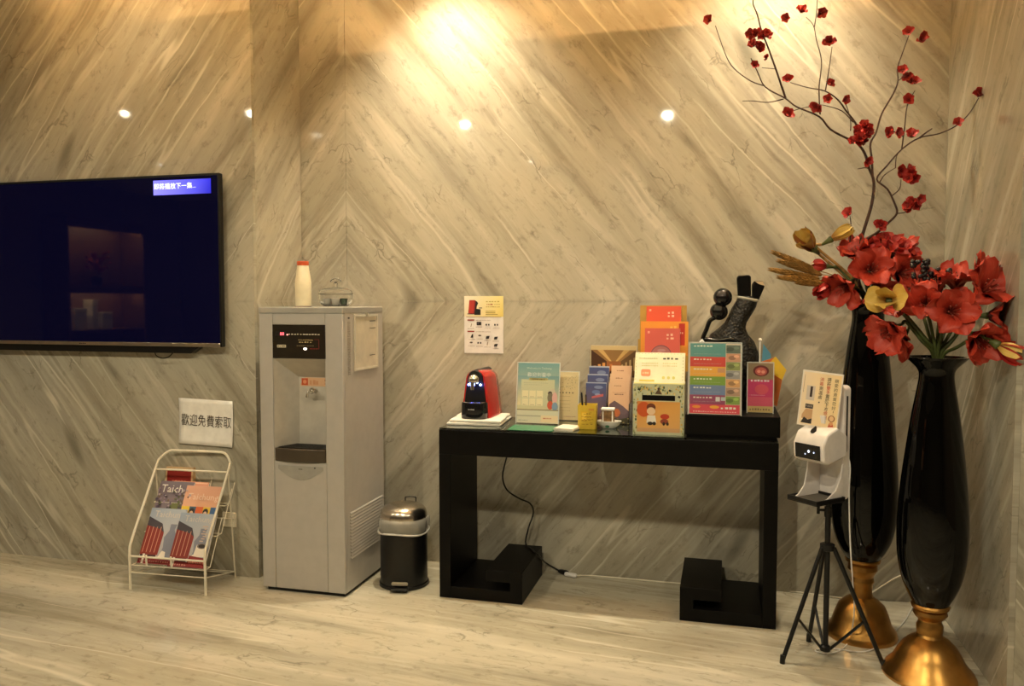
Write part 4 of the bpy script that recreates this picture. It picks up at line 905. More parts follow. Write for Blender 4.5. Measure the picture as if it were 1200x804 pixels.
# ------------------------------------------------------------------ tripod with the sanitizer dispenser
TC = Vector((.400, -.715, 0))
FEET = [Vector((.233, -.815, 0)), Vector((.605, -.767, 0)), Vector((.352, -.575, 0))]
t = empty('tripod_stand', TC, 0, 'black metal tripod stand carrying the white dispenser beside the vases', 'tripod')
HZ = .445
def tl(p): return Vector(p) - TC
MB().tube([(0,0,.035),(0,0,.62)], .0105, 12).build('column', M_BLACKPL, t, smooth=50)
MB().tube([(0,0,.50),(0,0,.64)], .0085, 12).build('inner_column', M_BLACKPL, t, smooth=50)
MB().lathe([(.016,.425),(.028,.43),(.028,.452),(.016,.456)], 18).build('hub', M_BLACKPL, t, smooth=40)
MB().lathe([(.015,.025),(.02,.028),(.02,.045),(.014,.05)], 14).build('lower_hub', M_BLACKPL, t, smooth=40)
MB().lathe([(.014,.56),(.014,.60)], 14).build('collar', M_BLACKPL, t, smooth=40)
MB().tube([(-.012,0,.585),(-.035,0,.585),(-.036,0,.60),(-.036,0,.57)], .006, 8).build('locking_knob', M_BLACKPL, t, smooth=50)
for f in FEET:
    d = tl(f); u = Vector((d.x, d.y, 0)).normalized()
    top = u*.024 + Vector((0,0,.44)); ft = Vector((d.x, d.y, .008))
    MB().tube([top, ft], .0085, 8).build('leg', M_BLACKPL, t, smooth=50)
    MB().tube([ft + Vector((0,0,.025)) - u*.002, Vector((d.x, d.y, .0))], [.0098,.0105], 8).build('rubber_foot', M_BLACKPL, t, smooth=50)
    md = top.lerp(ft, .62); MB().tube([u*.018 + Vector((0,0,.037)), md], .0055, 6).build('brace', M_BLACKPL, t, smooth=50)
UR = R(-46)
t = empty('sanitizer_dispenser', (TC.x, TC.y, .632), UR, 'white automatic sanitizer and thermometer dispenser mounted on the tripod', 'dispenser')
M_UW = mat('white_abs', (.78, .74, .72), .28)
MB().prism(rrect(-.055, .055, .0, .445, .018), .012, .050).build('back_plate', M_UW, t, bevel=.004, seg=2)
MB().box(-.006, .006, .030, .062, -.006, .05).build('mount', M_BLACKPL, t)
MB().box(.0552, .0562, .024, .032, .19, .405).build('side_slot', M_BLACKPL, t)
hdp = [(.014,.255),(.014,.175),(-.09,.150),(-.118,.165),(-.122,.225),(-.098,.268),(-.040,.290)]
MB().prism(hdp, -.072, .072, 'x').build('head', M_UW, t, bevel=.008, seg=3)
m = MB().add([(-.058,-.1205,.168),(.058,-.1205,.168),(.058,-.1245,.224),(-.058,-.1245,.224)], [(0,1,2,3)]); dsp = m.build('display', mat('display_glass', (.006,.006,.008), .1), t, solid=.002)
lp = Print(-.1262); lp.ell(.008, .198, .005, .005, (.7,.8,1.0)); lp.ell(.032, .196, .003, .003, (.6,.7,1.0)); lp.ell(-.008, .186, .0025, .0025, (.6,.7,1.0)); lp.build('display_lights', dsp, printed('display_leds', .3, 1.2))
P = [(0,.238+.055),(.010,.272),(.008,.262),(0,.258),(-.008,.262),(-.010,.272)]
m = MB().prism([(x, z) for x, z in P], -.004, .004); dr = m.build('drop_emblem', mat('smoke_emblem', (.02,.018,.016), .7, spec=.1), t); dr.matrix_basis = Matrix.Translation((0, -.095, .0)) @ Matrix.Rotation(R(-34), 4, 'X') @ Matrix.Translation((0,.105,-.02)); dr.matrix_basis = Matrix.Translation((0,-.088,.276)) @ Matrix.Rotation(R(-42), 4, 'X') @ Matrix.Translation((0,0,-.276))
for x in (-.058, .052):
    w_ = [(.012,.165),(-.060,.150),(-.050,.10),(-.062,.05),(-.105,.020),(-.128,.010),(-.125,.0),(.012,.0)]
    m = MB().prism([(y, z) for y, z in ([(.012,.150),(.004,.140),(-.004,.09),(-.030,.045),(-.075,.018),(-.128,.010),(-.125,.0),(.012,.0)] if x > 0 else [(.012,.150),(-.055,.150),(-.060,.11),(-.075,.05),(-.105,.020),(-.128,.010),(-.125,.0),(.012,.0)])], x, x+.006, 'x'); m.build('side_web', M_UW, t, bevel=.0015)
m = MB(); m.box(-.070,.070,-.150,.010,.0,.004); m.box(-.070,.070,-.150,-.142,.004,.020); m.box(-.070,-.063,-.142,.010,.004,.020); m.box(.063,.070,-.142,.010,.004,.020); m.box(-.063,.063,.004,.010,.004,.020)
trp = m.build('drip_tray', M_BLACKPL, t, bevel=.0015)
MB().box(-.055,.055,-.138,.002,.006,.010).build('sponge', mat('grey_felt', (.10,.09,.075), .8), trp)
# sign clipped to it
sg_ = bpy.data.objects.new('sign_board', None)
m = MB().box(-.078, .078, .0, .006, 0, .216); so = m.build('sign_board', mat('white_board', (.80,.74,.66), .4), t, bevel=.001); bpy.data.objects.remove(sg_)
so.matrix_basis = Matrix.Translation((-.012, -.062, .281)) @ Matrix.Rotation(R(4.5), 4, 'Y') @ Matrix.Rotation(R(19), 4, 'Z') @ Matrix.Rotation(R(-6), 4, 'X')
MB().box(-.02, .02, -.055, .014, .30, .33).build('sign_bracket', M_UW, t)
p = Print(-.0004, .00003); x0, x1, w, h = -.070, .074, .156, .216
X = lambda u: -.078 + u*w
Z = lambda v: v*h
p.poly([(X(.04),Z(.03)),(X(.97),Z(.03)),(X(.97),Z(.97)),(X(.04),Z(.97))], None, [S(238,220,190), S(238,214,160), S(240,214,160), S(236,218,190)])
p.rect(X(.065), X(.075), Z(.60), Z(.92), S(150,130,110))
p.rect(X(.15), X(.36), Z(.47), Z(.73), S(206,196,186)); p.rect(X(.24), X(.30), Z(.53), Z(.72), S(60,44,40))
p.rect(X(.16), X(.36), Z(.32), Z(.40), S(60,56,56)); p.scribble(X(.18), X(.34), Z(.345), .008, S(150,140,130), 4, random.Random(1))
p.poly([(X(.10),Z(.13)),(X(.36),Z(.13)),(X(.36),Z(.31)),(X(.18),Z(.31)),(X(.10),Z(.20))], S(196,160,120)); p.poly([(X(.09),Z(.05)),(X(.36),Z(.05)),(X(.36),Z(.15)),(X(.26),Z(.12)),(X(.16),Z(.16))], S(46,40,40))
def vtext(chars, u, v0, step, cols):
    for k, ch_ in enumerate(chars): p.text(ch_, X(u-.05), X(u+.05), Z(v0-step*k-.034), Z(v0-step*k+.034), cols[k])
K_ = S(58,46,40); R_ = S(196,70,56)
vtext('親愛的貴賓您好!', .86, .87, .080, [K_]*8)
vtext('請將雙手置於下方感應', .68, .88, .075, [K_,K_,R_,R_,K_,K_,K_,K_,R_,R_])
vtext('消毒測溫處', .50, .87, .080, [R_,R_,K_,K_,K_]); p.ell(X(.49), Z(.455), .003, .003, K_)
p.ell(X(.84), Z(.20), .013, .013, S(150,96,60)); p.ell(X(.84), Z(.20), .009, .010, S(232,196,150)); p.poly([(X(.77),Z(.04)),(X(.91),Z(.04)),(X(.88),Z(.13)),(X(.80),Z(.13))], S(196,90,60)); p.ell(X(.84), Z(.11), .007, .007, S(220,160,110))
p.build('printed_design', so)
cp_ = [at_y(983,523,-.69), at_y(990,529,-.70), at_y(996,545,-.72), at_y(995,580,-.72), at_y(996,630,-.72), at_y(999,680,-.71), at_y(1001,715,-.70), at_z(996,748,.02), at_z(985,762,.005), at_z(968,766,.005), at_z(955,762,.005), at_z(975,760,.0045), at_z(1010,764,.0045), at_z(1030,757,.0045), at_z(1042,746,.0045), at_z(1060,728,.0045), at_z(1072,706,.005)]
t = empty('charging_cable', cp_[0], 0, 'thin white cable trailing from the dispenser to the floor by the vases', 'cable')
MB().tube(catmull(cp_, 6), .0028, 6).build('wire', M_WHITE, t, smooth=60, world=True)
MB().tube([cp_[0]-Vector((.02,0,-.002)), cp_[0]+Vector((.004,0,0))], .006, 8).build('plug', M_WHITE, t, smooth=60, world=True)

# ------------------------------------------------------------------ floor vases
def vase(c, mmpx, ybase, glassp, goldp, label):
    t = empty('floor_vase', (c[0], c[1], 0), 0, label, 'vase')
    Zp = lambda py: max(0.0, (ybase - py) * mmpx)
    MB().lathe([(hw_*mmpx, Zp(py)) for py, hw_ in goldp] , 48).build('base', M_GOLD, t, smooth=30)
    pf = [(Zp(py), hw_*mmpx) for py, hw_ in glassp]
    # smooth the glass outline
    cm = catmull([(r_, z_, 0) for z_, r_ in pf], 5)
    prof = [(max(.002, q.x), q.y) for q in cm]
    inner = [(max(.002, q[0]-.006), q[1]) for q in prof[::-1] if q[1] > prof[-1][1]-.25]
    MB().lathe(prof + inner + [(.002, inner[-1][1]-.004)], 56, caps=False).build('body', M_VASE, t, smooth=40)
    return t, Zp
V1 = at_z(1009, 744); V2 = at_z(1088, 792)
v1, Z1 = vase(V1, .00358, 744, [(655,17),(650,20),(642,25),(628,31),(608,35),(585,36.5),(550,35.5),(510,32.5),(470,29),(430,25),(395,20.5),(375,17.5),(364,18),(358,22),(354,27),(351.5,29)],
     [(744,33),(744,39),(741,39.5),(736,38),(729,33),(718,29.5),(708,25.5),(701,18),(697.5,12.5),(693,11),(688,11),(683,11.5),(679,13),(674,12),(670,13.5),(665,16.5),(660,16),(657,13),(656,13),(655.8,19),(653,19.5),(651.5,18),(651,2)], 'taller black glass floor vase on a gilded bell base, holding blossom branches')
v2, Z2 = vase(V2, .00319, 792, [(708,18),(702,21),(692,26),(676,32),(652,36.5),(622,38),(590,37),(555,34),(520,30),(485,25.5),(455,20.5),(440,18.5),(432,20),(426,25),(420,31),(417,33.5)],
     [(792,44),(792,50),(789,50.5),(783,47.5),(775,40),(765,35),(755,29),(748,22),(744,15),(741,13.5),(736,14.5),(731,14.5),(727,12.5),(724,12.5),(721,16),(717,18.5),(713,17.5),(711,14.5),(710.5,14.5),(710,20),(707,21),(705,19.5),(704.5,2)], 'shorter black glass floor vase with a wide flared rim on a gilded base')

# ------------------------------------------------------------------ flowers
def petal_mat(name, c0, c1, tip):
    g = NT(name); at = g.n('ShaderNodeAttribute', attribute_name='Col').outputs['Fac'] if False else None
    uv = g.n('ShaderNodeUVMap').outputs[0]; sp2 = g.n('ShaderNodeSeparateXYZ', {0: uv})
    u, v = sp2.outputs[0], sp2.outputs[1]
    nz = g.noise(g.vec(g.math('MULTIPLY', u, 2.0), g.math('MULTIPLY', v, 14.0)), 1, 3)
    col = g.mix(g.ramp(u, .0, .55), c0, c1); col = g.mix(g.math('MULTIPLY', g.ramp(nz, .45, .75), .5), col, tip)
    g.put(g.b.inputs['Base Color'], col); g.b.inputs['Roughness'].default_value = .5
    g.b.inputs['Subsurface Weight'].default_value = .0
    return g.m
M_PET = petal_mat('scarlet_petal', (.09, .004, .004), (.44, .035, .016), (.62, .10, .05))
M_PETD = petal_mat('crimson_petal', (.14, .005, .006), (.42, .024, .018), (.55, .05, .03))
M_PETY = petal_mat('yellow_petal', (.40, .17, .03), (.62, .42, .09), (.72, .58, .26))
M_PETB = petal_mat('bronze_petal', (.12, .035, .012), (.26, .09, .025), (.34, .14, .04))
M_STEM = mat('green_stem', (.075, .10, .025), .45, var=.3)
M_WHEAT = mat('bronze_wheat', (.32, .17, .04), .55, var=.35, scale=40)
M_WOOD = mat('dark_twig', (.055, .022, .012), .6, var=.4, scale=60)
M_STAM = mat('stamen', (.25, .05, .03), .5)
def petal_mesh(name, L, W, a0, a1, cup, ruf, seed, m, nu=8, nv=6):
    rnd = random.Random(seed); mb = MB(); ph = rnd.random()*6
    prof = []; x = z = 0
    for i in range(nu + 1):
        u = i/nu; ang = a0 + (a1-a0)*u**1.2
        prof.append((x, z)); x += math.sin(ang)*L/nu; z += math.cos(ang)*L/nu
    def fn(u, v):
        i = min(nu, round(u*nu)); px, pz = prof[i]; s_ = 2*v-1
        wd_ = W*(.16 + .84*math.sin(math.pi*min(1, u*.80+.06))**.9)*(1 if u < .88 else (1-(u-.88)/.12*.45))
        e = abs(s_)**2
        return (px - .35*cup*e*u, s_*wd_, pz + cup*e*u + ruf*math.sin(s_*5+ph+u*7)*u*abs(s_) - (.12*L*e if u > .95 else 0)*.5)
    mb.grid(fn, nu, nv); me = mb.mesh(name, m, 80)
    uv = me.uv_layers.new(name='UVMap')
    for p in me.polygons:
        for li in p.loop_indices:
            vi = me.loops[li].vertex_index; uv.data[li].uv = ((vi // (nv+1))/nu, (vi % (nv+1))/nv)
    return me
AM = [petal_mesh('petal', .130, .047, R(18), R(a), .022, .020, k, M_PET) for k, a in enumerate((80, 104, 130, 66, 92))]
SMALL = [petal_mesh('petal', .060, .024, R(15), R(a), .010, .005, 10+k, M_PET) for k, a in enumerate((70, 95))]
def facing(o, loc, d, spin, s_):
    d = Vector(d).normalized(); q = d.to_track_quat('Z', 'Y')
    o.matrix_basis = Matrix.Translation(loc) @ q.to_matrix().to_4x4() @ Matrix.Rotation(spin, 4, 'Z') @ Matrix.Scale(s_, 4)
ST = MB()
for k in range(6):
    a_ = k*math.pi/3 + .2; ST.tube([(0,0,.0),(.008*math.cos(a_),.008*math.sin(a_),.04),(.02*math.cos(a_),.02*math.sin(a_),.075)], .0016, 5); ST.ball((.02*math.cos(a_),.02*math.sin(a_),.077), .004, 6, 4)
ST_ME = ST.mesh('stamens', M_STAM, 60)
CAL_ME = MB().loft([[(r_*math.cos(a_), r_*math.sin(a_), z) for a_ in [2*math.pi*j/10 for j in range(10)]] for r_, z in ((.005,-.045),(.010,-.02),(.015,-.004),(.010,.004))]).mesh('calyx', M_STEM, 60)
def inst(me, name, parent, mtx=None, kind=None):
    o = bpy.data.objects.new(name, me); COL.objects.link(o); o.parent = parent
    if mtx is not None: o.matrix_basis = mtx
    return o
def bloom(name, loc, d, spin, s_, label, group, mouth, meshes=AM, n=6, stem=True, cat='flower', seed=0, smat=None):
    rnd = random.Random(seed)
    t = empty(name, loc, 0, label, cat, group); facing(t, loc, d, spin, s_)
    for k in range(n):
        me = meshes[(k*2 + seed + (k % 2)) % len(meshes)]
        inst(me, 'petal', t, Matrix.Rotation(2*math.pi*k/n + rnd.uniform(-.12,.12), 4, 'Z') @ Matrix.Translation((.006, 0, .004*(k % 2))) @ Matrix.Rotation(rnd.uniform(-.15,.2), 4, 'Y'))
    if n == 6: inst(ST_ME, 'stamens', t)['kind'] = 'stuff'
    inst(CAL_ME, 'calyx', t)
    if stem:
        b_ = Vector(loc) - Vector(d).normalized()*.045*s_; mo = Vector(mouth)
        top_ = mo + Vector(((b_.x-mo.x)*.35, (b_.y-mo.y)*.35, 0)); 
        k1 = b_ - Vector(d).normalized()*.04
        pth_ = catmull([b_, k1.lerp(b_, .4), mo.lerp(b_, .45) + Vector((0,0,.01)), mo + (b_-mo)*.12, mo - Vector((0,0,.10))], 5)
        MB().tube(pth_, [.0045]+[.0062]*(len(pth_)-1), 8).build('stem', smat or M_STEM, t, smooth=60, world=True)
    return t
m2 = Vector((V2.x, V2.y, Z2(419))); m1 = Vector((V1.x, V1.y, Z1(354)))
for k, (px, py, dy, d, s_) in enumerate(((1050,384,-.06,(-.65,-.65,-.30),.95),(1070,362,.02,(-.65,-.55,.35),.85),(1085,358,-.05,(-.25,-.85,.25),.85),(1112,366,-.10,(.0,-.95,.10),1.0),(1146,346,-.02,(.30,-.80,.45),1.15),(1120,340,.05,(-.05,-.35,.9),.9),(1158,370,.00,(.80,-.50,.05),1.0),(1140,393,-.09,(.25,-.85,-.40),1.0),(1098,345,.03,(-.3,-.3,.85),.85),(1060,392,-.02,(-.5,-.5,-.6),.8),(1150,330,.06,(.35,-.2,.9),.85))):
    q = at_y(px, py, V2.y + dy)
    bloom('amaryllis', q, d, k*.7, s_*.92, ('scarlet amaryllis hanging low under the yellow orchid', 'scarlet amaryllis directly behind the yellow orchid', 'scarlet amaryllis between the yellow orchid and the widest bloom',
          'wide-open scarlet amaryllis fronting the bunch in the shorter vase', 'large tall scarlet amaryllis close to the side wall', 'upward-facing scarlet amaryllis behind the widest bloom of the shorter vase',
          'sideways scarlet amaryllis turned toward the side wall', 'drooping scarlet amaryllis beside the dark red bud over the shorter vase', 'small upturned scarlet amaryllis next to the black berries',
          'small scarlet amaryllis tucked behind the bloom under the orchid', 'topmost upturned scarlet amaryllis of the shorter vase')[k], 'amaryllis in the shorter vase', m2, seed=k)
for k, (px, py, dy, d, s_) in enumerate(((994,332,-.04,(-.55,-.65,-.45),.95),(1020,318,-.08,(-.05,-.95,.15),1.0),(1050,322,-.05,(.45,-.80,.05),1.0),(1008,304,.0,(-.35,-.5,.7),.85),(1046,300,.02,(.25,-.5,.8),.9),(1028,338,-.07,(.1,-.9,-.35),.8))):
    q = at_y(px, py, V1.y + dy)
    bloom('amaryllis', q, d, k*.9+.3, s_*.92, ('scarlet amaryllis bending down beside the wheat ears', 'wide-open scarlet amaryllis fronting the bunch in the taller vase', 'scarlet amaryllis of the taller vase turned toward the black berries',
          'upturned scarlet amaryllis beside the golden pods', 'upturned scarlet amaryllis under the crimson florets', 'low scarlet amaryllis against the rim of the taller vase')[k], 'amaryllis in the taller vase', m1, seed=k+20)
HY = [petal_mesh('petal', .042, .021, R(20), R(80), .006, .004, 30, M_PETD, 5, 4)]
for k, (px, py, dy) in enumerate(((1022,290,-.02),(1034,285,-.01),(1046,288,-.02),(1056,293,-.02),(1066,300,-.02),(1040,294,-.05),(1028,298,-.05),(1054,303,-.06),(1070,312,-.03),(1015,298,-.03))):
    q = at_y(px, py, V1.y + dy)
    bloom('hydrangea_floret', q, ((px-1040)/60, -.7, .6), k, 1.0, 'small crimson floret crowning the amaryllis in the taller vase', 'crimson florets in the taller vase', m1, meshes=HY, n=5, stem=False, seed=k)
# yellow orchids, golden pods, buds
OR = [petal_mesh('petal', .062, .036, R(25), R(70), .012, .004, 40, M_PETY), petal_mesh('petal', .055, .026, R(15), R(50), .014, .003, 41, M_PETY)]
q = at_y(1042, 352, V2.y-.11)
t = bloom('yellow_orchid', q, (-.4,-.9,.15), 0, 1.0, 'yellow orchid with brown throat between the two flower bunches', None, m2, meshes=OR, n=4, seed=2); t.matrix_basis = t.matrix_basis @ Matrix.Scale(1.35, 4)
BR = [petal_mesh('petal', .075, .034, R(5), R(30), .02, .003, 50, M_PETB)]
q = at_y(952, 290, V1.y-.03); bloom('golden_pod', q, (-.45,-.7,.35), .5, 1.3, 'bronze half-open magnolia pod above the wheat ears', None, m1, meshes=BR+[petal_mesh('petal', .075, .03, R(8), R(45), .02, .003, 51, M_PETY)], n=4, seed=0, smat=M_WHEAT)
q = at_y(975, 280, V1.y-.02); bloom('golden_pod', q, (.75,-.3,.45), .5, 1.0, 'yellow closed magnolia pod beside the bronze one', None, m1, meshes=[petal_mesh('petal', .075, .026, R(5), R(15), .02, .002, 52, M_PETY)], n=4, seed=1, smat=M_WHEAT)
BU = [petal_mesh('petal', .062, .030, R(30), R(-14), .022, .002, 60, M_PETD)]
q = at_y(971, 334, V1.y-.05); bloom('red_bud', q, (-.6,-.5,-.5), .2, .95, 'dark red closed bud hanging below the wheat ears', None, m1, meshes=BU, n=5, seed=3)
q = at_y(968, 312, V1.y-.02); bloom('red_bud', q, (-.8,-.4,.1), .2, .8, 'dark red closed bud tucked among the wheat ears', None, m1, meshes=BU, n=5, seed=4)
q = at_y(1171, 405, V2.y-.16); bloom('red_bud', q, (.70,-.5,-.45), .2, 1.15, 'dark red bud with yellow petal drooping over the shorter vase', None, m2, meshes=BU*4+[petal_mesh('petal', .06, .022, R(30), R(-10), .02, .002, 61, M_PETY)], n=5, seed=5)
# wheat ears
for k, (px, py) in enumerate(((907,296),(914,306),(904,316),(914,325),(936,331))):
    tip = at_y(px, py, V1.y-.06-.012*k); root = at_y(984, 328+k*1.5, V1.y-.03)
    t = empty('wheat_ear', root, 0, 'dry bronze wheat ear spreading from the taller vase', 'wheat', 'wheat ears in the taller vase')
    mb = MB(); ax = (tip-root); L_ = ax.length; ax.normalize(); sd = ax.cross(Vector((0,1,0))).normalized(); ot = ax.cross(sd)
    for j in range(26):
        u = .30 + .70*j/26; c_ = root.lerp(tip, u); rr = .0085*math.sin(math.pi*min(1,(u-.22)/.80))**.6 + .002
        for h_ in range(4):
            a_ = h_*math.pi/2 + j*.6; o_ = sd*math.cos(a_)*rr + ot*math.sin(a_)*rr
            mb.tube([c_ + o_*.3, c_ + o_ + ax*.010, c_ + o_*1.25 + ax*.024], [.0024,.0032,.0006], 4)
    mb.build('ear', M_WHEAT, t, smooth=60, world=True)['kind'] = 'stuff'
    MB().tube(catmull([root.lerp(tip, .98), root.lerp(tip, .4), root, m1 + Vector((0,0,-.06))], 4), .002, 5).build('stalk', M_WHEAT, t, smooth=60, world=True)
# dark berry sprigs between the two bunches
M_BERRY = mat('black_berry', (.010, .008, .008), .4)
for k, (px, py) in enumerate(((1078,314),(1091,323),(1104,324))):
    t = empty('berry_sprig', at_y(px, py, V2.y+.04), 0, 'sprig of small black berries between the two flower bunches', 'berries', 'black berry sprigs')
    rnd = random.Random(k+70); mb = MB(); base = at_y(px-2, py+22, V2.y+.06)
    for j in range(26):
        c_ = at_y(px + rnd.uniform(-10,10), py + rnd.uniform(-9,12), V2.y+.04+rnd.uniform(-.02,.02)); mb.ball(c_, rnd.uniform(.006,.010), 7, 5)
        if j % 3 == 0: mb.tube([base, base.lerp(c_,.6)+Vector((0,0,.01)), c_], .0015, 4)
    mb.build('berries', M_BERRY, t, smooth=60, world=True)['kind'] = 'stuff'
    MB().tube(catmull([base, base.lerp(m1, .5), m1 - Vector((0,0,.05))], 4), .003, 6).build('stalk', M_WOOD, t, smooth=60, world=True)
# blossom branches: traced in the vase's plane, spread a little in depth
def bp(x, y, dy=0.0): return at_y(800 + x/3, y/3, V1.y + .0 + dy)
BL = [petal_mesh('petal', .021, .0085, R(25), R(85), .004, .002, 80+k, M_PETD, 4, 4) for k in range(2)]
def blossom_mesh(seed, n):
    rnd = random.Random(seed); mb = MB(); 
    for k in range(n):
        a_ = 2*math.pi*k/n + rnd.uniform(-.2,.2); tl_ = rnd.uniform(-.3,.4)
        mt_ = Matrix.Rotation(a_, 4, 'Z') @ Matrix.Rotation(tl_, 4, 'Y')
        me = BL[k % 2]; mb.add([mt_ @ v.co for v in me.vertices], [list(p.vertices) for p in me.polygons])
    mb.ball((0,0,.004), .004, 7, 5)
    me = mb.mesh('blossom', M_PETD, 80); return me
BLM = [blossom_mesh(100+k, 5) for k in range(4)]
for me in BLM:
    uv = me.uv_layers.new(name='UVMap')
    for li, l in enumerate(me.loops): 
        c_ = me.vertices[l.vertex_index].co; uv.data[li].uv = (min(1, math.hypot(c_.x, c_.y)/.02), c_.x*20)
def branch(label, main, mr, twigs, blossoms, dd):
    P0 = [bp(*q) if len(q) == 3 else bp(q[0], q[1], dd) for q in main]
    t = empty('blossom_branch', P0[0], 0, label, 'branch')
    pts_ = catmull(P0, 4); n = len(pts_)
    jit = random.Random(9)
    MB().tube(pts_, [mr[0] + (mr[1]-mr[0])*i/(n-1) for i in range(n)], 7).build('main_stem', M_WOOD, t, smooth=60, world=True)
    for tw, r0, r1, d2 in twigs:
        P_ = [bp(q[0], q[1], dd + d2*i/(len(tw)-1)) for i, q in enumerate(tw)]; c_ = catmull(P_, 4)
        MB().tube(c_, [1.35*(r0 + (r1-r0)*i/(len(c_)-1)) for i in range(len(c_))], 6).build('twig', M_WOOD, t, smooth=60, world=True)
    for k, (x, y, r_, d2) in enumerate(blossoms):
        rnd = random.Random(int(x*7+y)); cl = max(1, round(1.7*(r_/17)**2)) if r_ > 26 else (2 if r_ >= 22 else 1)
        for j in range(cl):
            ox, oy = (0, 0) if cl == 1 else (rnd.uniform(-1,1)*r_*.72, rnd.uniform(-1,1)*r_*.72)
            s_ = (r_ if cl == 1 else 17)/11.5
            o = inst(BLM[(k+j) % 4], 'blossom', t)
            loc = bp(x+ox, y+oy, dd + d2 + (rnd.uniform(-.02,.02) if cl > 1 else -.004))
            mt_ = Matrix.Translation(loc) @ Vector((rnd.uniform(-.8,.8), -1, rnd.uniform(-.5,.8))).to_track_quat('Z','Y').to_matrix().to_4x4() @ Matrix.Rotation(rnd.random()*6, 4, 'Z') @ Matrix.Scale(s_, 4)
            o.matrix_parent_inverse = t.matrix_basis.inverted(); o.matrix_basis = mt_
    return t
branch('dark twig branch reaching furthest up with crimson blossoms on its long arms', [(600,1040,.0),(625,860),(640,800),(665,715),(672,640),(655,590),(640,540),(615,505),(585,490),(520,455),(480,410),(400,375),(360,345),(290,305),(262,250),(240,205)], (.0072,.0022),
  [([(290,302),(240,285),(180,240),(150,190),(115,90)],.002,.0011,.02), ([(362,345),(330,250),(305,180),(275,100),(262,50),(247,10),(252,-30)],.0032,.0014,-.04), ([(355,348),(300,360),(250,355),(210,355)],.0018,.001,-.03), ([(325,242),(300,240),(278,238)],.0014,.001,0),
   ([(630,500),(612,440),(575,390),(545,350),(500,320),(440,308),(378,290)],.0034,.0013,.05), ([(483,402),(480,340),(480,300),(488,215),(470,140),(460,90),(434,60)],.0022,.001,.06), ([(463,95),(470,50),(473,0),(474,-20)],.0016,.001,.02), ([(502,318),(515,240),(525,165)],.002,.001,.04), ([(590,460),(590,420),(575,370),(563,352)],.0016,.001,.02), ([(600,430),(560,390),(505,372),(480,368)],.0018,.001,.0), ([(480,372),(430,378),(388,390),(370,405)],.0016,.001,-.02),
   ([(668,620),(665,560),(660,505),(680,465),(700,400),(740,330),(757,285),(755,240),(775,180),(795,125)],.0036,.0012,.06), ([(757,285),(785,262)],.0014,.001,.0), ([(655,592),(640,590),(615,594)],.002,.0012,0), ([(640,545),(652,560),(645,572)],.0018,.001,-.02)],
  [(97,75,18,.02),(265,145,40,-.03),(252,232,14,.0),(295,205,10,0),(370,65,17,.06),(418,45,19,.06),(480,48,19,.05),(522,147,21,.04),(370,287,18,.05),(520,298,15,.04),(515,350,16,.02),(478,372,21,.0),(565,350,16,.02),(368,405,20,-.02),(632,475,46,-.02),(645,570,17,-.02),(797,118,18,.06),(822,145,22,.06),(785,250,25,.05),(820,290,23,.05)], .0)
branch('dark twig branch curving right with crimson blossoms above the taller vase', [(620,1010,-.02),(621,897),(642,846),(690,813),(723,783),(753,750),(745,715),(720,665),(682,630),(720,580),(770,525),(830,485),(900,470),(965,440),(1010,395),(1040,345)], (.0056,.0018),
  [([(832,485),(850,470),(877,452)],.0032,.0016,0), ([(770,525),(780,450),(790,370),(817,318)],.0022,.001,-.03), ([(775,480),(755,470),(735,455)],.0014,.001,-.02), ([(755,750),(775,748),(797,738)],.0018,.001,-.02), ([(733,690),(762,665),(768,630)],.0018,.001,-.02), ([(690,645),(710,615),(748,590)],.0018,.001,-.02), ([(748,592),(752,550),(768,525)],.0016,.001,0), ([(588,850),(592,800),(588,758)],.002,.0012,.02), ([(690,813),(698,796)],.0018,.001,0)],
  [(797,350,18,-.03),(735,457,22,-.02),(803,482,20,-.01),(762,598,20,-.02),(806,618,30,-.02),(815,718,34,-.02),(967,440,17,0),(1040,337,20,0),(587,755,19,.02),(697,793,20,0)], -.03)
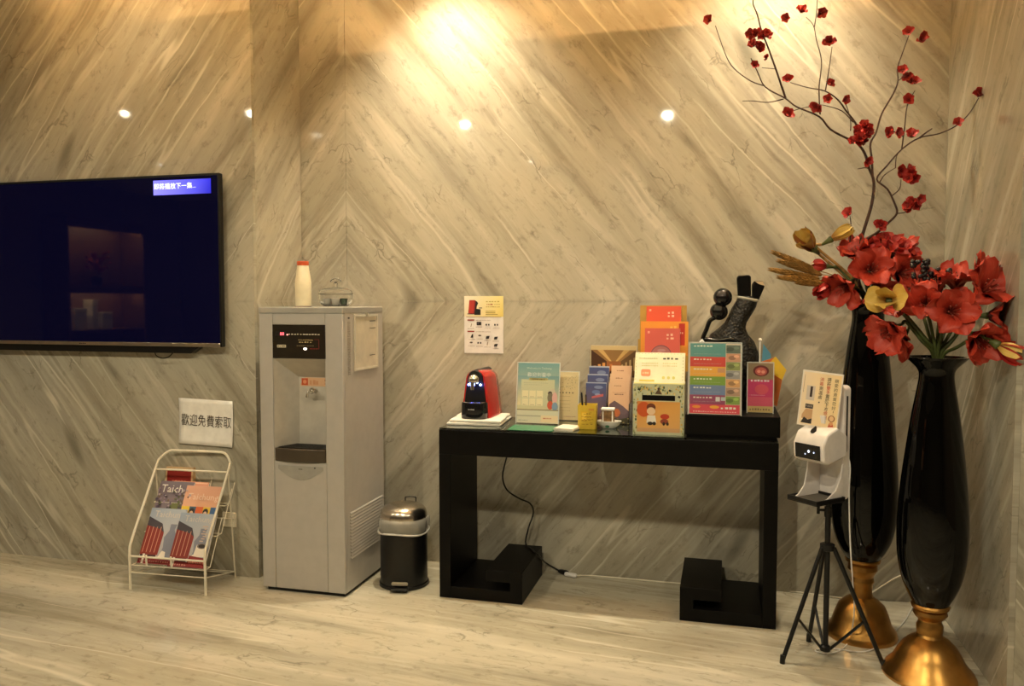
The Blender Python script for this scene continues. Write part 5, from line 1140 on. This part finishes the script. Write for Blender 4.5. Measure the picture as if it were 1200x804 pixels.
# ------------------------------------------------------------------ lit display cabinet across the lobby (seen mirrored in the screen)
cb = empty('display_cabinet', (-8.95, -6.8, .0), 0, 'lit wooden display cabinet across the lobby, mirrored in the television', 'cabinet')
M_WD = mat('cabinet_wood', (.16, .075, .03), .45, var=.3)
for nm, bb in (('side_panel', (0,.42,-.75,-.72,0,2.55)), ('side_panel', (0,.42,.72,.75,0,2.55)), ('back_panel', (0,.02,-.72,.72,0,2.5)), ('top_panel', (0,.42,-.72,.72,2.5,2.55)), ('shelf', (.02,.40,-.72,.72,.98,1.0)), ('shelf', (.02,.40,-.72,.72,1.60,1.62)), ('base', (.02,.42,-.72,.72,0,.30))):
    MB().box(*bb).build(nm, M_WD, cb)
M_CAB = emit('cabinet_strip', (1.0, .72, .38), 60.0)
for z_ in (2.5, 1.6):
    MB().box(.34,.37,-.7,.7,z_-.02,z_).build('light_strip', M_CAB, cb); MB().box(.385,.40,-.72,.72,z_-.09,z_).build('valance', M_WD, cb)
for k, (y, w, h_) in enumerate(((-6.35,.22,.30),(-6.62,.10,.42),(-6.85,.20,.24))):
    q = empty('gift_box', (-8.78, y, 1.0005), 0, ('wide white', 'tall white', 'small white')[k] + ' gift box on the lower cabinet shelf', 'box')
    MB().box(0, .16, -w/2, w/2, 0, h_*.78).build('body', M_PAPER, q, bevel=.004); MB().box(-.004, .164, -w/2-.004, w/2+.004, h_*.78, h_).build('lid', M_CREAM, q, bevel=.004)
q = empty('red_bouquet', (-8.70, -6.75, 1.6205), 0, 'round red bouquet in a dark pot on the upper cabinet shelf', 'bouquet')
MB().lathe([(.05,0),(.07,.02),(.08,.12),(.06,.14)], 20).build('pot', M_BLACKPL, q, smooth=40)
for k in range(14): 
    a_ = k*2.4; r_ = .03+.09*((k*.37) % 1); inst(AM[k % 4], 'petal', q, Matrix.Translation((r_*math.cos(a_), r_*math.sin(a_), .16+.018*k)) @ Matrix.Rotation(a_, 4, 'Z'))
bpy.data.objects.remove(_fo); bpy.data.curves.remove(_fc)
